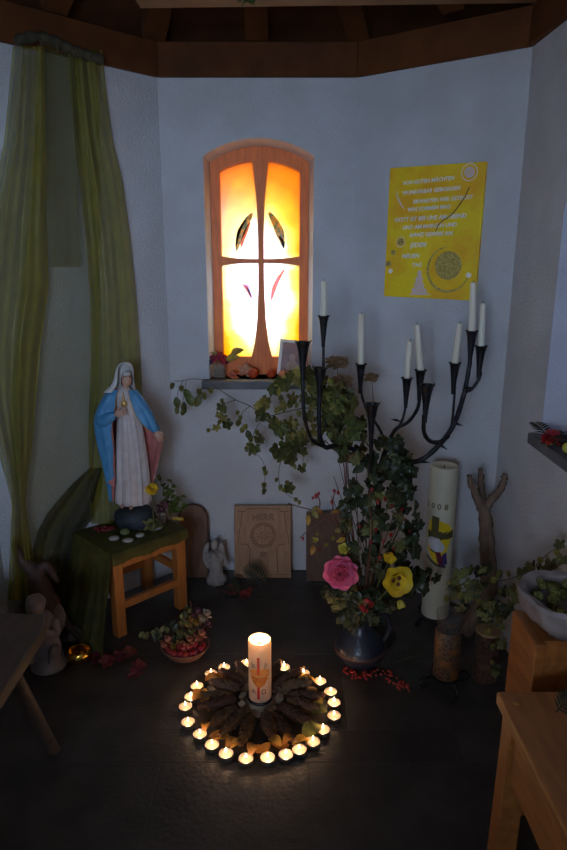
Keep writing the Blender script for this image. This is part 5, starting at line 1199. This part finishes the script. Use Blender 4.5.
for s_ in (-1, 1):
    part('arm', MB().tube(cr([G(216+s_*6.5,548,-.010), G(216+s_*7,553,-.026), G(216+s_*1.5,550,-.038), G(216+s_*.6,546,-.040)], 4), [.010]*4+[.0095]*4+[.008]*4+[.0055], 9), white, ag)
    h = part('hand', MB().ell(G(216+s_*.8,545.2,-.041), (.0032,.006,.008), 8, 6), white, ag)
    for k in range(4): part('finger', MB().tube([G(216+s_*.8,544.5,-.036-.0032*k), G(216+s_*.7,542+.3*abs(k-1.5),-.036-.0032*k)], [.0017,.0012], 5), white, h)
    part('thumb', MB().tube([G(216+s_*.9,545.5,-.036), G(216+s_*.8,543.6,-.033)], [.0018,.0012], 5), white, h)
part('knee', MB().ell(G(222,576,-.020), (.022,.026,.022), 12, 8), white, ag)
# ------------------------------------------------------------------ left corner: cherub, root, golden bowl, leaves
kb = PZ(46,670,0); ch = thing('seated_cherub', 'white plaster cherub crouching behind the end of the plank bench', 'figurine', (kb.x, kb.y+.03, 0))
chm = mat('dimmed_plaster', (.24,.20,.175), (.18,.15,.13), 20, .85, bump=.2)  # plaster colour darkened to stand for the dim light near the floor
part('pedestal', MB().lathe([(.001,0),(.062,0),(.064,.012),(.056,.03),(.052,.045),(.001,.05)], 26), chm, ch)
part('body', MB().lathe([(.001,.035),(.05,.04),(.054,.07),(.046,.115),(.040,.15),(.042,.178),(.030,.20),(.012,.212),(.001,.214)], 24, (-.006,0,0), lambda t, q: 1+.06*math.cos(2*t+1)), chm, ch)
part('head', MB().ell((-.022,-.012,.238), (.032,.033,.034), 18, 13, None, lambda d: 1+(.10*math.exp(-((d.x/.2)**2+((d.z+.1)/.2)**2))-.05*math.exp(-(((abs(d.x)-.36)/.16)**2+((d.z-.1)/.14)**2)) if d.y < 0 else 0)), chm, ch)
part('hair', MB().ell((-.023,-.002,.247), (.034,.032,.031), 18, 12, None, lambda d: 1+.06*math.sin(10*d.x+3)*math.sin(9*d.z+6*d.y)), chm, ch)
for s_ in (-1, 1):
    part('wing', MB().prism([Vector((s_*x+.0, .04, z)) for x, z in ((.012,.19),(.035,.215),(.052,.20),(.058,.165),(.050,.125),(.034,.10),(.020,.12))], (0,.009,0)), chm, ch, False, .003)
    part('thigh', MB().tube(cr([(s_*.026,-.01,.066),(s_*.044,-.05,.085),(s_*.036,-.062,.05)], 5), [.026,.025,.024,.022,.021,.020,.019,.018,.017,.016,.015], 10), chm, ch)
    part('arm', MB().tube(cr([(s_*.040-.006,-.004,.178),(s_*.052-.006,-.03,.145),(s_*.026-.01,-.056,.165),(s_*.014-.014,-.046,.200)], 5), [.017]*6+[.015]*6+[.012]*4, 10), chm, ch)
    h = part('hand', MB().ell((s_*.013-.015,-.046,.205), (.008,.006,.010), 8, 6), chm, ch)
    for k in range(4): part('finger', MB().tube([(s_*(.007+.004*k)-.015,-.047,.211), (s_*(.006+.004*k)-.015,-.045,.221-.001*abs(k-1))], [.0024,.0016], 5), chm, h)
    part('thumb', MB().tube([(s_*.006-.015,-.049,.204), (s_*.002-.015,-.048,.212)], [.0024,.0016], 5), chm, h)
rtm = mat('dark_root', (.085,.045,.032), (.045,.025,.018), 20, .7, bump=.5); rb2 = Vector((-.87, 2.20, 0)); ro_ = thing('dark_root', 'gnarled dark brown root standing in the corner behind the cherub', 'root', rb2)
def RP(x, y, Y=2.16): return P(x, y, Y)-rb2
part('trunk', MB().tube(cr([Vector((.02,0,.0)), RP(48,610), RP(42,590), RP(36,575), RP(27,565)], 5), [.05,.05,.048,.05,.046,.044,.046,.042,.04,.042,.038,.036,.034,.034,.03,.03,.028,.027,.025,.022,.02], 10), rtm, ro_)
part('branch', MB().tube(cr([RP(30,568), RP(22,560), RP(16,548), RP(14,538)], 5), [.024,.022,.021,.02,.019,.018,.017,.017,.016,.015,.014,.013,.012,.010,.008,.005], 9), rtm, ro_)
part('branch', MB().tube(cr([RP(36,578), RP(44,566), RP(50,570), RP(58,582)], 5), [.022,.021,.02,.02,.019,.018,.017,.016,.015,.015,.014,.013,.012,.011,.010,.006], 9), rtm, ro_)
part('branch', MB().tube(cr([RP(44,590), RP(55,600), RP(62,618), Vector((.12,-.05,.005))], 5), [.022,.021,.02,.019,.018,.017,.016,.015,.015,.014,.014,.013,.013,.012,.012,.010], 9), rtm, ro_)
gbp = PZ(77,668,0); o = thing('golden_bowl', 'small shiny golden bowl on the floor next to the cherub', 'bowl', (gbp.x, gbp.y+.035, 0))
gold2 = mat('shiny_gold', (.85,.50,.08), (.75,.40,.05), 20, .22, metal=1)
part('bowl', MB().lathe([(.001,0),(.022,0),(.036,.010),(.044,.026),(.043,.042),(.038,.050),(.036,.049),(.039,.040),(.036,.020),(.001,.012)], 30), gold2, o); part('foot_ring', MB().lathe([(.018,0),(.023,.0),(.022,.006),(.017,.006)], 24), gold2, o)
p = PZ(70,648,0); o = thing('dry_grey_leaf', 'greyish folded dry leaf standing behind the golden bowl', 'leaf', (p.x, p.y+.03, 0)); part('blade', MB().grid([[Vector((-.05+.02*j+.008*k, .01*k, .01+.03*k*(1-abs(j-2)/3)-.002*j)) for j in range(6)] for k in range(3)]), mat('grey_dry_leaf', (.17,.15,.12), (.11,.095,.08), 30, .8), o); part('stalk', MB().tube([(-.03,.01,.0),(.0,.01,.03)], .0018, 5), M['stem'], o)
rlm = lobed_leaf('red_leaf', mat('crimson_leaf', (.20,.015,.015), (.12,.01,.01), 40, .5, rand=.3), .042, 21, .2)
for k, (x, y) in enumerate(((92,661),(99,657),(106,660),(113,656),(120,660),(126,655),(103,665),(135,668),(140,672),(96,654),(235,592),(241,596),(246,591))):
    p = PZ(x, y, .006); t = inst('crimson_leaf', rlm, None, (p.x, p.y, .010), frame_q((rnd(-1,1), rnd(-1,1), .1), (rnd(-.3,.3), -.3, 1)), rnd(.7,1.05))
    if x < 200: tag(t, 'crimson maple leaf on the floor between golden bowl and fruit dish', 'leaf', 'crimson leaves by the stool')
    else: tag(t, 'crimson maple leaf on the floor before the relief plaque', 'leaf', 'crimson leaves by the plaque')
# terracotta dish with fruit and flowers
fb2 = PZ(184,661,0); fb2 = Vector((fb2.x, fb2.y+.045, 0)); fd_ = thing('terracotta_dish', 'round terracotta dish heaped with fruit and flowers before the stool', 'dish', fb2)
part('dish', MB().lathe([(.001,0),(.058,0),(.066,.006),(.086,.034),(.090,.040),(.086,.042),(.079,.036),(.060,.012),(.001,.010)], 36), mat('terracotta', (.24,.10,.055), (.18,.07,.04), 24, .75, bump=.2), fd_)
apm = mat('apple_red', (.40,.025,.03), (.26,.015,.02), 30, .3, rand=.25); app = MB().lathe([(.001,.001),(.007,.0),(.012,.006),(.0135,.013),(.011,.020),(.006,.0235),(.001,.021)], 16).tube([(0,0,.020),(.001,0,.028)], .0009, 5).mesh('red_apple', apm)
for k in range(17):
    a = -PI*.95+PI*.9*(k % 10)/9 if k < 10 else rnd(-2.6,-.5); q = .066 if k < 10 else rnd(.03,.05); o = inst('red_apple', app, None, fb2+Vector((q*math.cos(a), q*math.sin(a), .026 if k < 10 else .036)), Quaternion(Vector((rnd(-1,1),rnd(-1,1),.1)).normalized(), rnd(0,.6)), rnd(.85,1.05)); tag(o, 'little red apple in the terracotta dish', 'apple', 'red apples in the terracotta dish')
peach = mat('peach_blossom', (.50,.20,.12), (.38,.14,.08), 30, .6, rand=.25, trans=.2); pme = petal(.014,.008,.004,peach); yme = petal(.014,.008,.004,mat('ochre_blossom', (.45,.26,.04), (.34,.18,.03), 30, .6, rand=.25)); wme = petal(.016,.009,.004,mat('cream_blossom', (.42,.33,.24), (.33,.25,.18), 30, .6, rand=.2)); vme = petal(.012,.007,.004,mat('plum_blossom', (.13,.03,.05), None, 30, .6, rand=.2))
fls = [(166,642,pme,'peach-coloured'),(172,650,yme,'ochre'),(178,647,yme,'deep ochre'),(188,642,pme,'pale peach'),(200,636,pme,'rosy peach'),(190,622,yme,'golden'),(199,620,yme,'yellow-gold'),(205,616,wme,'cream white'),(186,626,pme,'dusky peach'),(196,613,vme,'plum-coloured'),(206,626,vme,'small plum')]
for (x, y, me, cn) in fls:
    c = P(x, y, fb2.y-.02+(.06 if y < 630 else 0)); b = fb2+Vector((0,.01,.03)); o = thing('blossom_head', cn+' blossom head bedded in the terracotta fruit dish', 'flower', b, 0, 'blossoms in the terracotta dish'); part('stem', MB().tube([(0,0,0), c-b], .0014, 5), M['ivyl'], o)
    for k in range(18):
        zz = 1-2*(k+.5)/18; a = k*2.4; d = Vector((math.cos(a)*math.sqrt(1-zz*zz), math.sin(a)*math.sqrt(1-zz*zz), zz)); inst('petal', me, o, c-b+d*.008, frame_q(d+Vector((0,0,.2)), d.orthogonal()), 1.15)
o = thing('dish_greenery', 'green leaves tucked among the blossoms of the fruit dish', 'foliage', fb2+Vector((0,.02,.03)))
part('stem', MB().tube(cr([(0,0,0),(.01,.01,.05),(.02,.03,.11),(.015,.03,.155)], 4), .002, 6), M['redstem'], o)
scat(o, fb2+Vector((0,.02,.03)), [(140,632),(155,625),(178,620),(184,605),(190,600),(197,640),(170,640),(150,640)], 40, fb2.y+.0, fb2.y+.07, [IV[2],IV[3],simple_leaf(.035,.012,.005,M['ivyl'])], [2,2,3], .5, .85)
# rowan berries on the floor
bm_ = MB().ell((0,0,0), (.0048,.0048,.0046), 9, 6).mesh('berry', M['berry'])
def rowan(lab, pts, n):
    b = PZ(*pts[0], 0); o = thing('rowan_cluster', lab, 'berries', b); ps = [PZ(x, y, .008)-b for x, y in pts]; part('stalk', MB().tube(ps, .0014, 5), M['redstem'], o)
    for k in range(n):
        c = ps[R.randrange(len(ps))]; inst('berry', bm_, o, c+Vector((rnd(-.024,.024), rnd(-.018,.018), rnd(-.002,.010))), None, rnd(.85,1.1))
rowan('scarlet rowan berry cluster at the foot of the blue jug', [(350,672),(358,676),(367,677),(372,674)], 46); rowan('scarlet rowan berry cluster lying beside the fir sprig', [(385,674),(391,680),(397,685),(402,687)], 40)
# right window sill flowers and bench sprig, sprig hanging at the tie beam
sb = PX(552,440,.80); sb.z = .8725; sbb = Vector((.807, 1.876, .8505)); o = thing('red_chrysanthemum', 'red double flower lying on the stone sill of the side window', 'flower', sbb); me = petal(.020,.008,.004,mat('deep_red_petal', (.42,.02,.015), (.28,.012,.01), 40, .5, rand=.2))
for k in range(56):
    zz = 1-1.3*(k+.5)/56; a = k*2.4; d = Vector((math.cos(a)*math.sqrt(max(0,1-zz*zz)), math.sin(a)*math.sqrt(max(0,1-zz*zz)), zz)); inst('petal', me, o, Vector((0,-.0,.020))+d*.012, frame_q(d, d.orthogonal()), 1)
part('calyx', MB().ell((0,0,.008), (.012,.012,.008), 10, 6), M['ivyl'], o)
frond('fir_sprig', 'fir sprig pointing towards the wall corner on the side sill', (.815,1.90,.856), (.800,2.03,.885), .035, 10); frond('fir_sprig', 'fir sprig behind the red flower on the side sill', (.84,1.76,.856), (.815,1.92,.885), .035, 10); frond('fir_sprig', 'short fir tip hanging over the edge of the side sill', (.815,1.85,.856), (.785,1.90,.848), .025, 7)
yb = thing('yellow_bud', 'pale yellow-green bud lying behind the red flower on the sill', 'flower', (.825,1.80,.8505)); part('bud', MB().ell((0,0,.016), (.018,.015,.016), 12, 8), M['paley'], yb); part('sepal', MB().ell((0,.012,.010), (.012,.010,.008), 8, 5), M['ivyl'], yb)
frond('fir_sprig', 'small fir tip lying on the pine bench', PZ(556,712,.4545), PZ(575,700,.458), .03, 8)
hs = P(250,2,2.30); hs = Vector((hs.x, 2.245, ZB+.02)); o = thing('fir_bunch', 'bunch of green fir hanging from the pale tie beam', 'sprig', hs); me = simple_leaf(.042,.004,.004,mat('fir_green', (.07,.13,.03), (.04,.08,.02), 40, .5, rand=.3), n=3)
for k in range(6):
    e = Vector(((k-2.5)*.016+rnd(-.006,.006), -.01+rnd(-.012,.008), -.058+abs(k-2.5)*.008)); part('twig', MB().tube([(0,.012,.03), e*.5+Vector((0,-.008,.02)), e], .0016, 5), M['stem'], o)
    for q in range(16):
        u = .25+.75*q/15; inst('needle', me, o, e*u+Vector((0,-.006,.02*(1-u))), frame_q((rnd(-1,1), rnd(-1,.3), rnd(-1,.3)), (0,-1,.2)), rnd(.6,1))
